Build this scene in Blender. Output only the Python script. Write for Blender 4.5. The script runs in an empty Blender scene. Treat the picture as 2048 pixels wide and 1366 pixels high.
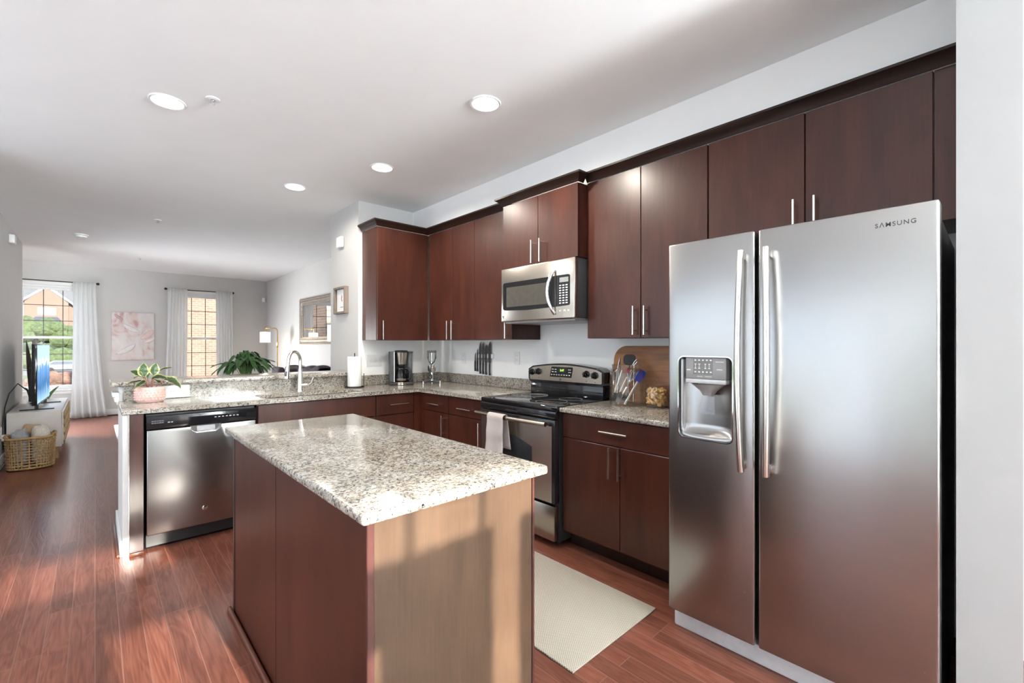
import bpy, bmesh, math, random
from mathutils import Vector, Matrix
random.seed(7)
SC = bpy.context.scene
COL = SC.collection
PI = math.pi

# ------------------------------------------------------------------ camera
CAM_H = 1.32
cam_d = bpy.data.cameras.new('camera')
cam_d.sensor_width = 36.0
cam_d.lens = 897.6 / 2048 * 36.0
cam_d.shift_y = 6.0 / 2048
cam_d.clip_start = 0.05
cam_d.clip_end = 600
cam = bpy.data.objects.new('camera', cam_d)
COL.objects.link(cam)
cam.location = (0, 0, CAM_H)
cam.rotation_euler = (PI / 2, 0, -math.radians(42.8965))
SC.camera = cam
SC.cycles.transparent_max_bounces = 32

# ------------------------------------------------------------------ world, sun, fill lamps, exposure
SC.view_settings.view_transform = 'Standard'
SC.view_settings.look = 'None'
SC.view_settings.exposure = 1.56
SC.view_settings.gamma = 1.0
SC.view_settings.use_curve_mapping = False
W = bpy.data.worlds.new('sky')
SC.world = W
W.use_nodes = True
wn, wl = W.node_tree.nodes, W.node_tree.links
wn.clear()
w_out = wn.new('ShaderNodeOutputWorld')
w_bg = wn.new('ShaderNodeBackground')
w_tc = wn.new('ShaderNodeTexCoord')
w_mp = wn.new('ShaderNodeMapping')
w_mp.inputs['Scale'].default_value = (3, 3, 9)
w_ns = wn.new('ShaderNodeTexNoise')
w_ns.inputs['Scale'].default_value = 1.6
w_ns.inputs['Detail'].default_value = 5
w_rp = wn.new('ShaderNodeValToRGB')
w_rp.color_ramp.elements[0].position = 0.42
w_rp.color_ramp.elements[0].color = (0.66, 0.82, 1.0, 1)
w_rp.color_ramp.elements[1].position = 0.62
w_rp.color_ramp.elements[1].color = (1, 1, 1, 1)
wl.new(w_tc.outputs['Generated'], w_mp.inputs['Vector'])
wl.new(w_mp.outputs['Vector'], w_ns.inputs['Vector'])
wl.new(w_ns.outputs['Fac'], w_rp.inputs['Fac'])
wl.new(w_rp.outputs['Color'], w_bg.inputs['Color'])
w_bg.inputs['Strength'].default_value = 0.98
wl.new(w_bg.outputs['Background'], w_out.inputs['Surface'])

def light(name, kind, loc, energy, color=(1, 1, 1), aim=None, **kw):
    d = bpy.data.lights.new(name, kind)
    d.energy = energy
    d.color = color
    for k, v in kw.items():
        setattr(d, k, v)
    o = bpy.data.objects.new(name, d)
    COL.objects.link(o)
    o.location = loc
    if aim is not None:
        o.rotation_euler = Vector(aim).to_track_quat('-Z', 'Y').to_euler()
    return o

SUN_DIR = (-0.06, 1.0, -0.33)
light('sun', 'SUN', (0, -6, 6), 7.0, (1.0, 0.93, 0.82), SUN_DIR, angle=math.radians(0.6))
# added fill lamps: one outside the back door, one outside an invented side opening
light('fill_back_door', 'AREA', (2.42, -4.15, 1.75), 1150, (0.90, 0.965, 1.0), (-0.2, 0.75, 0.85), shape='RECTANGLE', size=0.7, size_y=2.6)
light('fill_living_room', 'AREA', (-1.75, 10.2, 1.05), 66, (0.96, 0.98, 1.0), (1, -0.8, -0.3), shape='RECTANGLE', size=1.7, size_y=1.2, spread=math.radians(105))

# ------------------------------------------------------------------ materials
def new_mat(name):
    m = bpy.data.materials.new(name)
    m.use_nodes = True
    nt = m.node_tree
    b = nt.nodes['Principled BSDF']
    return m, nt, b

def N(nt, t, **inp):
    n = nt.nodes.new(t)
    for k, v in inp.items():
        n.inputs[k.replace('_', ' ')].default_value = v
    return n

def coords(nt, scale=(1, 1, 1), rot=(0, 0, 0), out='Object'):
    tc = nt.nodes.new('ShaderNodeTexCoord')
    mp = nt.nodes.new('ShaderNodeMapping')
    mp.inputs['Scale'].default_value = scale
    mp.inputs['Rotation'].default_value = rot
    nt.links.new(tc.outputs[out], mp.inputs['Vector'])
    return mp.outputs['Vector']

def ramp(nt, fac, stops, interp='LINEAR'):
    r = nt.nodes.new('ShaderNodeValToRGB')
    cr = r.color_ramp
    cr.interpolation = interp
    while len(cr.elements) > 1:
        cr.elements.remove(cr.elements[-1])
    cr.elements[0].position = stops[0][0]
    cr.elements[0].color = (*stops[0][1], 1)
    for p, c in stops[1:]:
        e = cr.elements.new(p)
        e.color = (*c, 1)
    nt.links.new(fac, r.inputs['Fac'])
    return r.outputs['Color']

def mixc(nt, fac, a, b, blend='MIX'):
    n = nt.nodes.new('ShaderNodeMix')
    n.data_type = 'RGBA'
    n.blend_type = blend
    for s, v in ((n.inputs['Factor'], fac), (n.inputs[6], a), (n.inputs[7], b)):
        if hasattr(v, 'is_linked'):
            nt.links.new(v, s)
        elif isinstance(v, (tuple, list)):
            s.default_value = (*v, 1)
        else:
            s.default_value = v
    return n.outputs[2]

def bump(nt, b, height, strength=0.2, dist=0.002):
    n = nt.nodes.new('ShaderNodeBump')
    n.inputs['Strength'].default_value = strength
    n.inputs['Distance'].default_value = dist
    nt.links.new(height, n.inputs['Height'])
    nt.links.new(n.outputs['Normal'], b.inputs['Normal'])

MATS = {}
def plain(name, col, rough=0.5, metal=0.0, var=0.06, nscale=30, spec=0.5, coat=0.0, emit=None, estr=0.0, bmp=0.0):
    """a painted / moulded surface with a faint procedural unevenness"""
    m, nt, b = new_mat(name)
    v = coords(nt)
    n = N(nt, 'ShaderNodeTexNoise', Scale=nscale, Detail=3.0)
    nt.links.new(v, n.inputs['Vector'])
    lo = tuple(max(0, c * (1 - var)) for c in col)
    hi = tuple(min(1, c * (1 + var)) for c in col)
    nt.links.new(ramp(nt, n.outputs['Fac'], [(0.3, lo), (0.7, hi)]), b.inputs['Base Color'])
    b.inputs['Roughness'].default_value = rough
    b.inputs['Metallic'].default_value = metal
    b.inputs['Specular IOR Level'].default_value = spec
    b.inputs['Coat Weight'].default_value = coat
    if emit:
        b.inputs['Emission Color'].default_value = (*emit, 1)
        b.inputs['Emission Strength'].default_value = estr
    if bmp:
        bump(nt, b, n.outputs['Fac'], bmp)
    MATS[name] = m
    return m

def wood(name, lo, hi, axis='z', rough=0.3, coat=0.25, scale=1.0, fig=0.35, coat_rough=0.15):
    m, nt, b = new_mat(name)
    lo, hi = tuple(c * 0.76 for c in lo), tuple(c * 0.76 for c in hi)
    st = {'x': (2.2, 45, 45), 'y': (45, 2.2, 45), 'z': (45, 45, 2.2)}[axis]
    v = coords(nt, tuple(s * scale for s in st))
    n = N(nt, 'ShaderNodeTexNoise', Scale=2.0, Detail=6.0, Roughness=0.62, Distortion=0.4)
    nt.links.new(v, n.inputs['Vector'])
    v2 = coords(nt, {'x': (1.2, 6, 6), 'y': (6, 1.2, 6), 'z': (6, 6, 1.2)}[axis])
    n2 = N(nt, 'ShaderNodeTexNoise', Scale=1.0, Detail=3.0, Distortion=1.2)
    nt.links.new(v2, n2.inputs['Vector'])
    c = ramp(nt, n.outputs['Fac'], [(0.3, lo), (0.72, hi)])
    c2 = ramp(nt, n2.outputs['Fac'], [(0.3, tuple(x * (1 - fig) for x in lo)), (0.7, tuple(min(1, x * (1 + fig)) for x in hi))])
    nt.links.new(mixc(nt, 0.5, c, c2), b.inputs['Base Color'])
    b.inputs['Roughness'].default_value = rough
    b.inputs['Coat Weight'].default_value = coat
    b.inputs['Coat Roughness'].default_value = coat_rough
    b.inputs['Specular IOR Level'].default_value = 0.35
    bump(nt, b, n.outputs['Fac'], 0.06, 0.001)
    MATS[name] = m
    return m

def steel(name, col=(0.62, 0.61, 0.6), rough=0.28, axis='h', aniso=0.0):
    m, nt, b = new_mat(name)
    v = coords(nt, (2, 2, 900) if axis == 'h' else (900, 900, 2))
    n = N(nt, 'ShaderNodeTexNoise', Scale=1.0, Detail=2.0)
    nt.links.new(v, n.inputs['Vector'])
    nt.links.new(ramp(nt, n.outputs['Fac'], [(0.3, tuple(c * 0.985 for c in col)), (0.7, tuple(min(1, c * 1.015) for c in col))]), b.inputs['Base Color'])
    b.inputs['Roughness'].default_value = rough
    b.inputs['Metallic'].default_value = 1.0
    b.inputs['Anisotropic'].default_value = aniso
    MATS[name] = m
    return m

def granite(name):
    m, nt, b = new_mat(name)
    v = coords(nt)
    w = N(nt, 'ShaderNodeTexNoise', Scale=70.0, Detail=2.0)
    nt.links.new(v, w.inputs['Vector'])
    add = nt.nodes.new('ShaderNodeVectorMath')
    add.operation = 'MULTIPLY_ADD'
    nt.links.new(w.outputs['Color'], add.inputs[0])
    add.inputs[1].default_value = (0.012, 0.012, 0.012)
    nt.links.new(v, add.inputs[2])
    def vor(scale):
        vo = N(nt, 'ShaderNodeTexVoronoi', Scale=scale)
        nt.links.new(add.outputs[0], vo.inputs['Vector'])
        sp = nt.nodes.new('ShaderNodeSeparateColor')
        nt.links.new(vo.outputs['Color'], sp.inputs[0])
        return sp.outputs[0]
    a = vor(125.0)
    c1 = ramp(nt, a, [(0, (0.02, 0.02, 0.022)), (0.13, (0.13, 0.13, 0.13)), (0.25, (0.34, 0.28, 0.22)), (0.38, (0.55, 0.47, 0.38)), (0.58, (0.72, 0.69, 0.64))], 'CONSTANT')
    d = vor(290.0)
    c2 = ramp(nt, d, [(0, (0.012, 0.012, 0.014)), (0.15, (0.2, 0.2, 0.2)), (0.27, (0.5, 0.45, 0.39)), (0.45, (0.74, 0.72, 0.68))], 'CONSTANT')
    big = N(nt, 'ShaderNodeTexNoise', Scale=9.0, Detail=4.0)
    nt.links.new(v, big.inputs['Vector'])
    c3 = ramp(nt, big.outputs['Fac'], [(0.35, (0.53, 0.50, 0.455)), (0.65, (0.68, 0.675, 0.66))])
    c = mixc(nt, 0.42, c1, c2)
    nt.links.new(mixc(nt, 1.0, c, c3, 'MULTIPLY'), b.inputs['Base Color'])
    b.inputs['Roughness'].default_value = 0.12
    b.inputs['Specular IOR Level'].default_value = 0.6
    MATS[name] = m
    return m

def oak_floor(name):
    m, nt, b = new_mat(name)
    tc = nt.nodes.new('ShaderNodeTexCoord')
    sp = nt.nodes.new('ShaderNodeSeparateXYZ')
    cb = nt.nodes.new('ShaderNodeCombineXYZ')
    nt.links.new(tc.outputs['Object'], sp.inputs[0])
    nt.links.new(sp.outputs['Y'], cb.inputs['X'])
    nt.links.new(sp.outputs['X'], cb.inputs['Y'])
    br = nt.nodes.new('ShaderNodeTexBrick')
    br.offset = 0.37
    br.offset_frequency = 3
    br.squash = 1.3
    br.squash_frequency = 4
    br.inputs['Scale'].default_value = 1.0
    br.inputs['Brick Width'].default_value = 1.05
    br.inputs['Row Height'].default_value = 0.083
    br.inputs['Mortar Size'].default_value = 0.0018
    br.inputs['Mortar Smooth'].default_value = 0.3
    br.inputs['Color1'].default_value = (0, 0, 0, 1)
    br.inputs['Color2'].default_value = (1, 1, 1, 1)
    br.inputs['Mortar'].default_value = (0.5, 0.5, 0.5, 1)
    nt.links.new(cb.outputs[0], br.inputs['Vector'])
    s2 = nt.nodes.new('ShaderNodeSeparateColor')
    nt.links.new(br.outputs['Color'], s2.inputs[0])
    mul = nt.nodes.new('ShaderNodeMath')
    mul.operation = 'MULTIPLY'
    mul.inputs[1].default_value = 17.0
    nt.links.new(s2.outputs[0], mul.inputs[0])
    cb2 = nt.nodes.new('ShaderNodeCombineXYZ')
    nt.links.new(sp.outputs['X'], cb2.inputs['X'])
    nt.links.new(sp.outputs['Y'], cb2.inputs['Y'])
    nt.links.new(mul.outputs[0], cb2.inputs['Z'])
    mp = nt.nodes.new('ShaderNodeMapping')
    mp.inputs['Scale'].default_value = (14, 1.5, 1)
    nt.links.new(cb2.outputs[0], mp.inputs['Vector'])
    wv = nt.nodes.new('ShaderNodeTexNoise')
    wv.inputs['Scale'].default_value = 1.0
    wv.inputs['Detail'].default_value = 2.0
    wv.inputs['Distortion'].default_value = 0.6
    nt.links.new(mp.outputs[0], wv.inputs['Vector'])
    sn = nt.nodes.new('ShaderNodeMath')
    sn.operation = 'MULTIPLY'
    sn.inputs[1].default_value = 60.0
    nt.links.new(wv.outputs['Fac'], sn.inputs[0])
    si = nt.nodes.new('ShaderNodeMath')
    si.operation = 'SINE'
    nt.links.new(sn.outputs[0], si.inputs[0])
    mr = nt.nodes.new('ShaderNodeMapRange')
    mr.inputs['From Min'].default_value = -1
    mr.inputs['From Max'].default_value = 1
    nt.links.new(si.outputs[0], mr.inputs['Value'])
    mp3 = nt.nodes.new('ShaderNodeMapping')
    mp3.inputs['Scale'].default_value = (160, 5, 1)
    nt.links.new(cb2.outputs[0], mp3.inputs['Vector'])
    fn = nt.nodes.new('ShaderNodeTexNoise')
    fn.inputs['Scale'].default_value = 1.0
    fn.inputs['Detail'].default_value = 4.0
    nt.links.new(mp3.outputs[0], fn.inputs['Vector'])
    g1 = ramp(nt, mr.outputs['Result'], [(0.0, (0.115, 0.034, 0.021)), (0.55, (0.165, 0.055, 0.035)), (1.0, (0.195, 0.072, 0.046))])
    g2 = ramp(nt, fn.outputs['Fac'], [(0.35, (0.105, 0.031, 0.02)), (0.65, (0.21, 0.077, 0.05))])
    c = mixc(nt, 0.5, g1, g2)
    tone = ramp(nt, s2.outputs[0], [(0, (0.74, 0.74, 0.73)), (1, (1.16, 1.16, 1.15))])
    c = mixc(nt, 1.0, c, tone, 'MULTIPLY')
    c = mixc(nt, br.outputs['Fac'], c, (0.21, 0.105, 0.08))  # seams coloured lighter, standing in for glints on the board bevels
    nt.links.new(c, b.inputs['Base Color'])
    b.inputs['Roughness'].default_value = 0.28
    b.inputs['Coat Weight'].default_value = 0.14
    b.inputs['Specular IOR Level'].default_value = 0.32
    b.inputs['Coat Roughness'].default_value = 0.12
    h = nt.nodes.new('ShaderNodeMath')
    h.operation = 'SUBTRACT'
    nt.links.new(mr.outputs['Result'], h.inputs[0])
    hm = nt.nodes.new('ShaderNodeMath')
    hm.operation = 'MULTIPLY'
    hm.inputs[1].default_value = 4.0
    nt.links.new(br.outputs['Fac'], hm.inputs[0])
    nt.links.new(hm.outputs[0], h.inputs[1])
    bump(nt, b, h.outputs[0], 0.12, 0.0015)
    MATS[name] = m
    return m

def brick(name, c1, c2, mortar, axis='y'):
    m, nt, b = new_mat(name)
    tc = nt.nodes.new('ShaderNodeTexCoord')
    sp = nt.nodes.new('ShaderNodeSeparateXYZ')
    cb = nt.nodes.new('ShaderNodeCombineXYZ')
    nt.links.new(tc.outputs['Object'], sp.inputs[0])
    nt.links.new(sp.outputs['X' if axis == 'y' else 'Y'], cb.inputs['X'])
    nt.links.new(sp.outputs['Z'], cb.inputs['Y'])
    br = nt.nodes.new('ShaderNodeTexBrick')
    br.inputs['Scale'].default_value = 1.0
    br.inputs['Brick Width'].default_value = 0.23
    br.inputs['Row Height'].default_value = 0.086
    br.inputs['Mortar Size'].default_value = 0.008
    br.inputs['Color1'].default_value = (*c1, 1)
    br.inputs['Color2'].default_value = (*c2, 1)
    br.inputs['Mortar'].default_value = (*mortar, 1)
    nt.links.new(cb.outputs[0], br.inputs['Vector'])
    nt.links.new(br.outputs['Color'], b.inputs['Base Color'])
    b.inputs['Roughness'].default_value = 0.85
    MATS[name] = m
    return m

def thin_glass(name, tint=(1, 1, 1), gl=1.0, rough=0.0):
    m = bpy.data.materials.new(name)
    m.use_nodes = True
    nt = m.node_tree
    nt.nodes.clear()
    o = nt.nodes.new('ShaderNodeOutputMaterial')
    tr = nt.nodes.new('ShaderNodeBsdfTransparent')
    tr.inputs['Color'].default_value = (*tint, 1)
    g = nt.nodes.new('ShaderNodeBsdfGlossy')
    g.inputs['Roughness'].default_value = rough
    lw = nt.nodes.new('ShaderNodeLayerWeight')
    lw.inputs['Blend'].default_value = 0.5
    pw = nt.nodes.new('ShaderNodeMath')
    pw.operation = 'POWER'
    pw.inputs[1].default_value = 2.6
    nt.links.new(lw.outputs['Facing'], pw.inputs[0])
    ml = nt.nodes.new('ShaderNodeMath')
    ml.operation = 'MULTIPLY_ADD'
    ml.inputs[1].default_value = 0.7 * gl
    ml.inputs[2].default_value = 0.035 * gl
    mx = nt.nodes.new('ShaderNodeMixShader')
    nt.links.new(pw.outputs[0], ml.inputs[0])
    nt.links.new(ml.outputs[0], mx.inputs[0])
    nt.links.new(tr.outputs[0], mx.inputs[1])
    nt.links.new(g.outputs[0], mx.inputs[2])
    nt.links.new(mx.outputs[0], o.inputs['Surface'])
    MATS[name] = m
    return m

def cloth(name, lo, hi, sx=400, bmp=0.3, translucent=0.0, rough=0.9):
    m, nt, b = new_mat(name)
    v = coords(nt, (sx, sx, sx))
    n = N(nt, 'ShaderNodeTexNoise', Scale=1.0, Detail=2.0)
    nt.links.new(v, n.inputs['Vector'])
    nt.links.new(ramp(nt, n.outputs['Fac'], [(0.3, lo), (0.7, hi)]), b.inputs['Base Color'])
    b.inputs['Roughness'].default_value = rough
    b.inputs['Specular IOR Level'].default_value = 0.15
    bump(nt, b, n.outputs['Fac'], bmp, 0.001)
    if translucent:
        t = nt.nodes.new('ShaderNodeBsdfTranslucent')
        t.inputs['Color'].default_value = (*hi, 1)
        mx = nt.nodes.new('ShaderNodeMixShader')
        mx.inputs[0].default_value = translucent
        nt.links.new(b.outputs[0], mx.inputs[1])
        nt.links.new(t.outputs[0], mx.inputs[2])
        nt.links.new(mx.outputs[0], nt.nodes['Material Output'].inputs['Surface'])
    MATS[name] = m
    return m

def emission(name, col, s):
    m = bpy.data.materials.new(name)
    m.use_nodes = True
    nt = m.node_tree
    nt.nodes.clear()
    o = nt.nodes.new('ShaderNodeOutputMaterial')
    e = nt.nodes.new('ShaderNodeEmission')
    e.inputs['Color'].default_value = (*col, 1)
    e.inputs['Strength'].default_value = s
    nt.links.new(e.outputs[0], o.inputs['Surface'])
    MATS[name] = m
    return m

M_WALL = plain('wall_paint', (0.545, 0.535, 0.52), 0.75, var=0.015, nscale=4)
M_WALL_LIT = plain('wall_paint_brightened', (0.87, 0.87, 0.86), 0.7, var=0.012, nscale=4)  # lighter copy of the same paint, for wall faces that get too little light
M_WALLB = plain('hidden_wall_paint', (0.82, 0.86, 0.88), 0.7, var=0.01, nscale=4)
M_CEIL = plain('ceiling_paint', (0.88, 0.89, 0.89), 0.85, var=0.012, nscale=3)
M_TRIM = plain('trim_paint', (0.74, 0.74, 0.73), 0.4, var=0.01)
M_FLOOR = oak_floor('red_oak_floor')
M_SHOE = wood('shoe_moulding_wood', (0.10, 0.03, 0.016), (0.17, 0.055, 0.03), 'y', 0.3, 0.3)
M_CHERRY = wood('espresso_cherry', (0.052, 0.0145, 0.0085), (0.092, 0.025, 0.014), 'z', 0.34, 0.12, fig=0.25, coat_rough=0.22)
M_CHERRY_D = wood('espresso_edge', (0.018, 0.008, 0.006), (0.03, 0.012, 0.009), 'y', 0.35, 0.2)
M_CHERRYX = wood('espresso_cherry_panel', (0.058, 0.014, 0.0075), (0.094, 0.0235, 0.012), 'z', 0.36, 0.0, fig=0.2, coat_rough=0.2)
M_CHERRYX.node_tree.nodes['Principled BSDF'].inputs['Specular IOR Level'].default_value = 0.3
M_CROWN = wood('crown_wood', (0.016, 0.007, 0.005), (0.03, 0.012, 0.008), 'y', 0.38, 0.15)
M_VENEER = wood('walnut_veneer', (0.072, 0.042, 0.025), (0.118, 0.072, 0.044), 'z', 0.38, 0.12, scale=1.5, fig=0.15)
M_STILE = wood('stile_wood', (0.06, 0.02, 0.017), (0.10, 0.036, 0.03), 'z', 0.35, 0.2)
M_GRAN = granite('speckled_granite')
M_STEEL = steel('brushed_steel', (0.37, 0.365, 0.36), 0.27, 'h')
M_STEEL2 = steel('warm_steel', (0.45, 0.41, 0.36), 0.25, 'h')
M_NICKEL = steel('satin_nickel', (0.72, 0.70, 0.67), 0.22, 'v')
M_CHROME = plain('chrome', (0.75, 0.75, 0.76), 0.08, 1.0, var=0.02)
M_BLACK = plain('black_gloss', (0.012, 0.012, 0.014), 0.08, var=0.1)
M_BLACKM = plain('black_satin', (0.02, 0.02, 0.022), 0.4, var=0.1)
M_BGLASS = plain('black_ceramic_glass', (0.008, 0.008, 0.009), 0.05, var=0.2, spec=0.6)
M_SMOKE = plain('smoked_oven_glass', (0.03, 0.032, 0.036), 0.06, var=0.1, spec=0.7)
M_MWGLASS = plain('microwave_window', (0.075, 0.07, 0.06), 0.12, var=0.08)
M_DGREY = plain('dark_grey_plastic', (0.06, 0.062, 0.066), 0.4)
M_GREY = plain('grey_plastic', (0.30, 0.30, 0.30), 0.35)
M_LGREY = plain('light_grey_plastic', (0.55, 0.55, 0.56), 0.4)
M_WHITE = plain('white_plastic', (0.82, 0.82, 0.81), 0.35, var=0.01)
M_PAPER = plain('paper_towel', (0.84, 0.84, 0.83), 0.9, var=0.02, nscale=120, bmp=0.3)
M_INK = plain('dark_ink', (0.10, 0.10, 0.11), 0.5)
M_WINK = plain('pale_ink', (0.75, 0.75, 0.75), 0.5)
M_PINK = plain('pink_glaze', (0.72, 0.47, 0.42), 0.35, var=0.06, nscale=60, coat=0.3)
M_SOIL = plain('soil', (0.05, 0.035, 0.025), 0.95, var=0.4, nscale=120, bmp=0.6)
M_STEM = plain('stem', (0.32, 0.12, 0.10), 0.5)
M_GSTEM = plain('green_stem', (0.10, 0.22, 0.05), 0.5)
M_BRASS = plain('brass', (0.78, 0.52, 0.22), 0.22, 1.0, var=0.03)
M_SHADE = plain('lit_lamp_shade', (0.85, 0.82, 0.76), 0.8, emit=(1.0, 0.88, 0.70), estr=0.55)
M_GLASS = thin_glass('clear_glass', (0.975, 0.98, 0.975), 1.0)
M_PANE = thin_glass('window_pane', (0.985, 0.99, 0.99), 0.5)
M_CARAFE = thin_glass('carafe_glass', (0.55, 0.55, 0.56), 1.2)
M_BISC = plain('biscuit', (0.62, 0.37, 0.14), 0.8, var=0.2, nscale=60, bmp=0.3)
M_BLUE = plain('blue_silicone', (0.02, 0.06, 0.42), 0.4)
M_WROD = plain('white_handle', (0.80, 0.80, 0.79), 0.35)
M_REDP = plain('red_plastic', (0.42, 0.05, 0.06), 0.4)
M_TOWEL = cloth('towel_cotton', (0.43, 0.38, 0.365), (0.55, 0.50, 0.48), 500, 0.4)
M_CURT = cloth('curtain_linen', (0.86, 0.86, 0.86), (0.90, 0.90, 0.90), 300, 0.1, 0.62)
M_SHEER = cloth('sheer', (0.8, 0.8, 0.78), (0.86, 0.86, 0.84), 300, 0.1, 0.25)
M_SOFA = cloth('sofa_fabric', (0.10, 0.10, 0.11), (0.17, 0.16, 0.175), 400, 0.4)
M_THROW = cloth('plum_throw', (0.05, 0.04, 0.05), (0.11, 0.09, 0.105), 300, 0.6)
M_BLKT1 = cloth('grey_knit', (0.24, 0.26, 0.29), (0.42, 0.44, 0.47), 220, 0.8)
M_BLKT2 = cloth('cream_fleece', (0.52, 0.49, 0.44), (0.74, 0.70, 0.65), 90, 0.8)
M_BLKT3 = cloth('tan_knit', (0.40, 0.28, 0.17), (0.55, 0.40, 0.26), 200, 0.8)
M_WICKER = wood('seagrass', (0.34, 0.21, 0.09), (0.62, 0.43, 0.22), 'z', 0.8, 0.0, scale=2.0)
M_LRUG = cloth('grey_rug', (0.42, 0.41, 0.45), (0.55, 0.54, 0.58), 120, 0.8)
M_CONSOLE = plain('white_lacquer', (0.68, 0.67, 0.65), 0.35, var=0.02)
M_LEGW = wood('pale_leg', (0.45, 0.30, 0.14), (0.6, 0.42, 0.2), 'z', 0.5, 0.1)
M_FRAMEW = wood('weathered_frame', (0.20, 0.155, 0.12), (0.36, 0.29, 0.235), 'z', 0.7, 0.0)
M_SILVERF = plain('antique_silver', (0.36, 0.31, 0.26), 0.35, 0.85, var=0.5, nscale=90)
M_SILVERB = plain('antique_bead', (0.62, 0.58, 0.52), 0.3, 0.9, var=0.2)
M_MIRROR = plain('mirror_silvering', (0.92, 0.92, 0.92), 0.01, 1.0, var=0.0)
M_IRON = plain('black_iron', (0.015, 0.014, 0.014), 0.45, 0.4)
M_LAMP_ON = emission('can_light_lens', (1.0, 0.97, 0.90), 9.0)
M_GREEN_LED = emission('green_clock_led', (0.45, 0.85, 0.12), 0.9)
M_BRICK1 = brick('orange_brick', (0.14, 0.082, 0.06), (0.175, 0.112, 0.086), (0.21, 0.178, 0.155))
M_BRICK2 = brick('red_brick', (0.125, 0.072, 0.055), (0.145, 0.09, 0.07), (0.16, 0.13, 0.115))
M_SHINGLE = plain('roof_shingle', (0.085, 0.09, 0.1), 0.9, var=0.12, nscale=2)
M_SLATE = plain('bay_roof', (0.035, 0.042, 0.06), 0.8)
M_GRASS = plain('lawn', (0.05, 0.082, 0.026), 0.95, var=0.3, nscale=1.5)
M_ROAD = plain('asphalt', (0.12, 0.12, 0.125), 0.9)
M_HOUSEW = plain('white_siding', (0.22, 0.22, 0.215), 0.7)
M_WINGL = plain('house_glass', (0.07, 0.09, 0.12), 0.15)
M_CAR = plain('silver_car_paint', (0.3, 0.305, 0.32), 0.25, 0.3, coat=0.5)
M_TYRE = plain('tyre', (0.02, 0.02, 0.02), 0.8)
M_TAIL = plain('tail_lens', (0.5, 0.02, 0.02), 0.2)
M_BUSH = plain('bush_leaf', (0.05, 0.073, 0.028), 0.8, var=0.5, nscale=3)
M_BUSHY = plain('yellowing_leaf', (0.11, 0.115, 0.05), 0.8, var=0.4, nscale=3)
M_BUSHR = plain('rose_shrub', (0.13, 0.075, 0.06), 0.8, var=0.5, nscale=3)

def leaf_mat(name, edge, mid, rib, stripes=22.0, edge_w=0.34):
    m, nt, b = new_mat(name)
    uv = nt.nodes.new('ShaderNodeUVMap')
    sp = nt.nodes.new('ShaderNodeSeparateXYZ')
    nt.links.new(uv.outputs['UV'], sp.inputs[0])
    def mth(op, a, c):
        n = nt.nodes.new('ShaderNodeMath')
        n.operation = op
        for i, x in enumerate((a, c)):
            if hasattr(x, 'is_linked'):
                nt.links.new(x, n.inputs[i])
            elif x is not None:
                n.inputs[i].default_value = x
        return n.outputs[0]
    au = mth('ABSOLUTE', mth('SUBTRACT', sp.outputs['X'], 0.5), None)
    ph = mth('SUBTRACT', mth('MULTIPLY', sp.outputs['Y'], stripes), mth('MULTIPLY', au, stripes * 0.9))
    st = mth('SINE', mth('MULTIPLY', ph, 2 * PI / 3.0), None)
    col = mixc(nt, mth('GREATER_THAN', st, 0.25), mid, rib)
    nz = N(nt, 'ShaderNodeTexNoise', Scale=12.0)
    nt.links.new(uv.outputs['UV'], nz.inputs['Vector'])
    e = mth('ADD', au, mth('MULTIPLY', mth('SUBTRACT', nz.outputs['Fac'], 0.5), 0.14))
    col = mixc(nt, mth('GREATER_THAN', e, edge_w), col, edge)
    nt.links.new(col, b.inputs['Base Color'])
    b.inputs['Roughness'].default_value = 0.35
    MATS[name] = m
    return m
M_CALA = leaf_mat('variegated_leaf', (0.55, 0.56, 0.25), (0.025, 0.07, 0.03), (0.16, 0.24, 0.12))
M_LILY = leaf_mat('glossy_green_leaf', (0.04, 0.12, 0.025), (0.022, 0.075, 0.018), (0.05, 0.13, 0.03), 40, 0.47)
M_SNAKE = leaf_mat('dark_sword_leaf', (0.05, 0.04, 0.03), (0.03, 0.025, 0.022), (0.07, 0.04, 0.04), 30, 0.44)
M_SWORDG = leaf_mat('green_sword_leaf', (0.16, 0.26, 0.06), (0.03, 0.1, 0.03), (0.05, 0.16, 0.04), 30, 0.40)

def rug_mat():
    m, nt, b = new_mat('woven_runner')
    v = coords(nt)
    sp = nt.nodes.new('ShaderNodeSeparateXYZ')
    nt.links.new(v, sp.inputs[0])
    def s(out, k):
        a = nt.nodes.new('ShaderNodeMath'); a.operation = 'MULTIPLY'; a.inputs[1].default_value = k
        nt.links.new(out, a.inputs[0])
        c = nt.nodes.new('ShaderNodeMath'); c.operation = 'SINE'
        nt.links.new(a.outputs[0], c.inputs[0])
        return c.outputs[0]
    p = nt.nodes.new('ShaderNodeMath'); p.operation = 'MULTIPLY'
    nt.links.new(s(sp.outputs['X'], 2 * PI / 0.011), p.inputs[0])
    nt.links.new(s(sp.outputs['Y'], 2 * PI / 0.013), p.inputs[1])
    r = nt.nodes.new('ShaderNodeMapRange'); r.inputs['From Min'].default_value = -1
    nt.links.new(p.outputs[0], r.inputs['Value'])
    nt.links.new(ramp(nt, r.outputs['Result'], [(0.2, (0.26, 0.215, 0.17)), (0.6, (0.43, 0.39, 0.335))]), b.inputs['Base Color'])
    b.inputs['Roughness'].default_value = 0.95
    bump(nt, b, r.outputs['Result'], 0.5, 0.003)
    return m
M_RUG = rug_mat()

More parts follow.
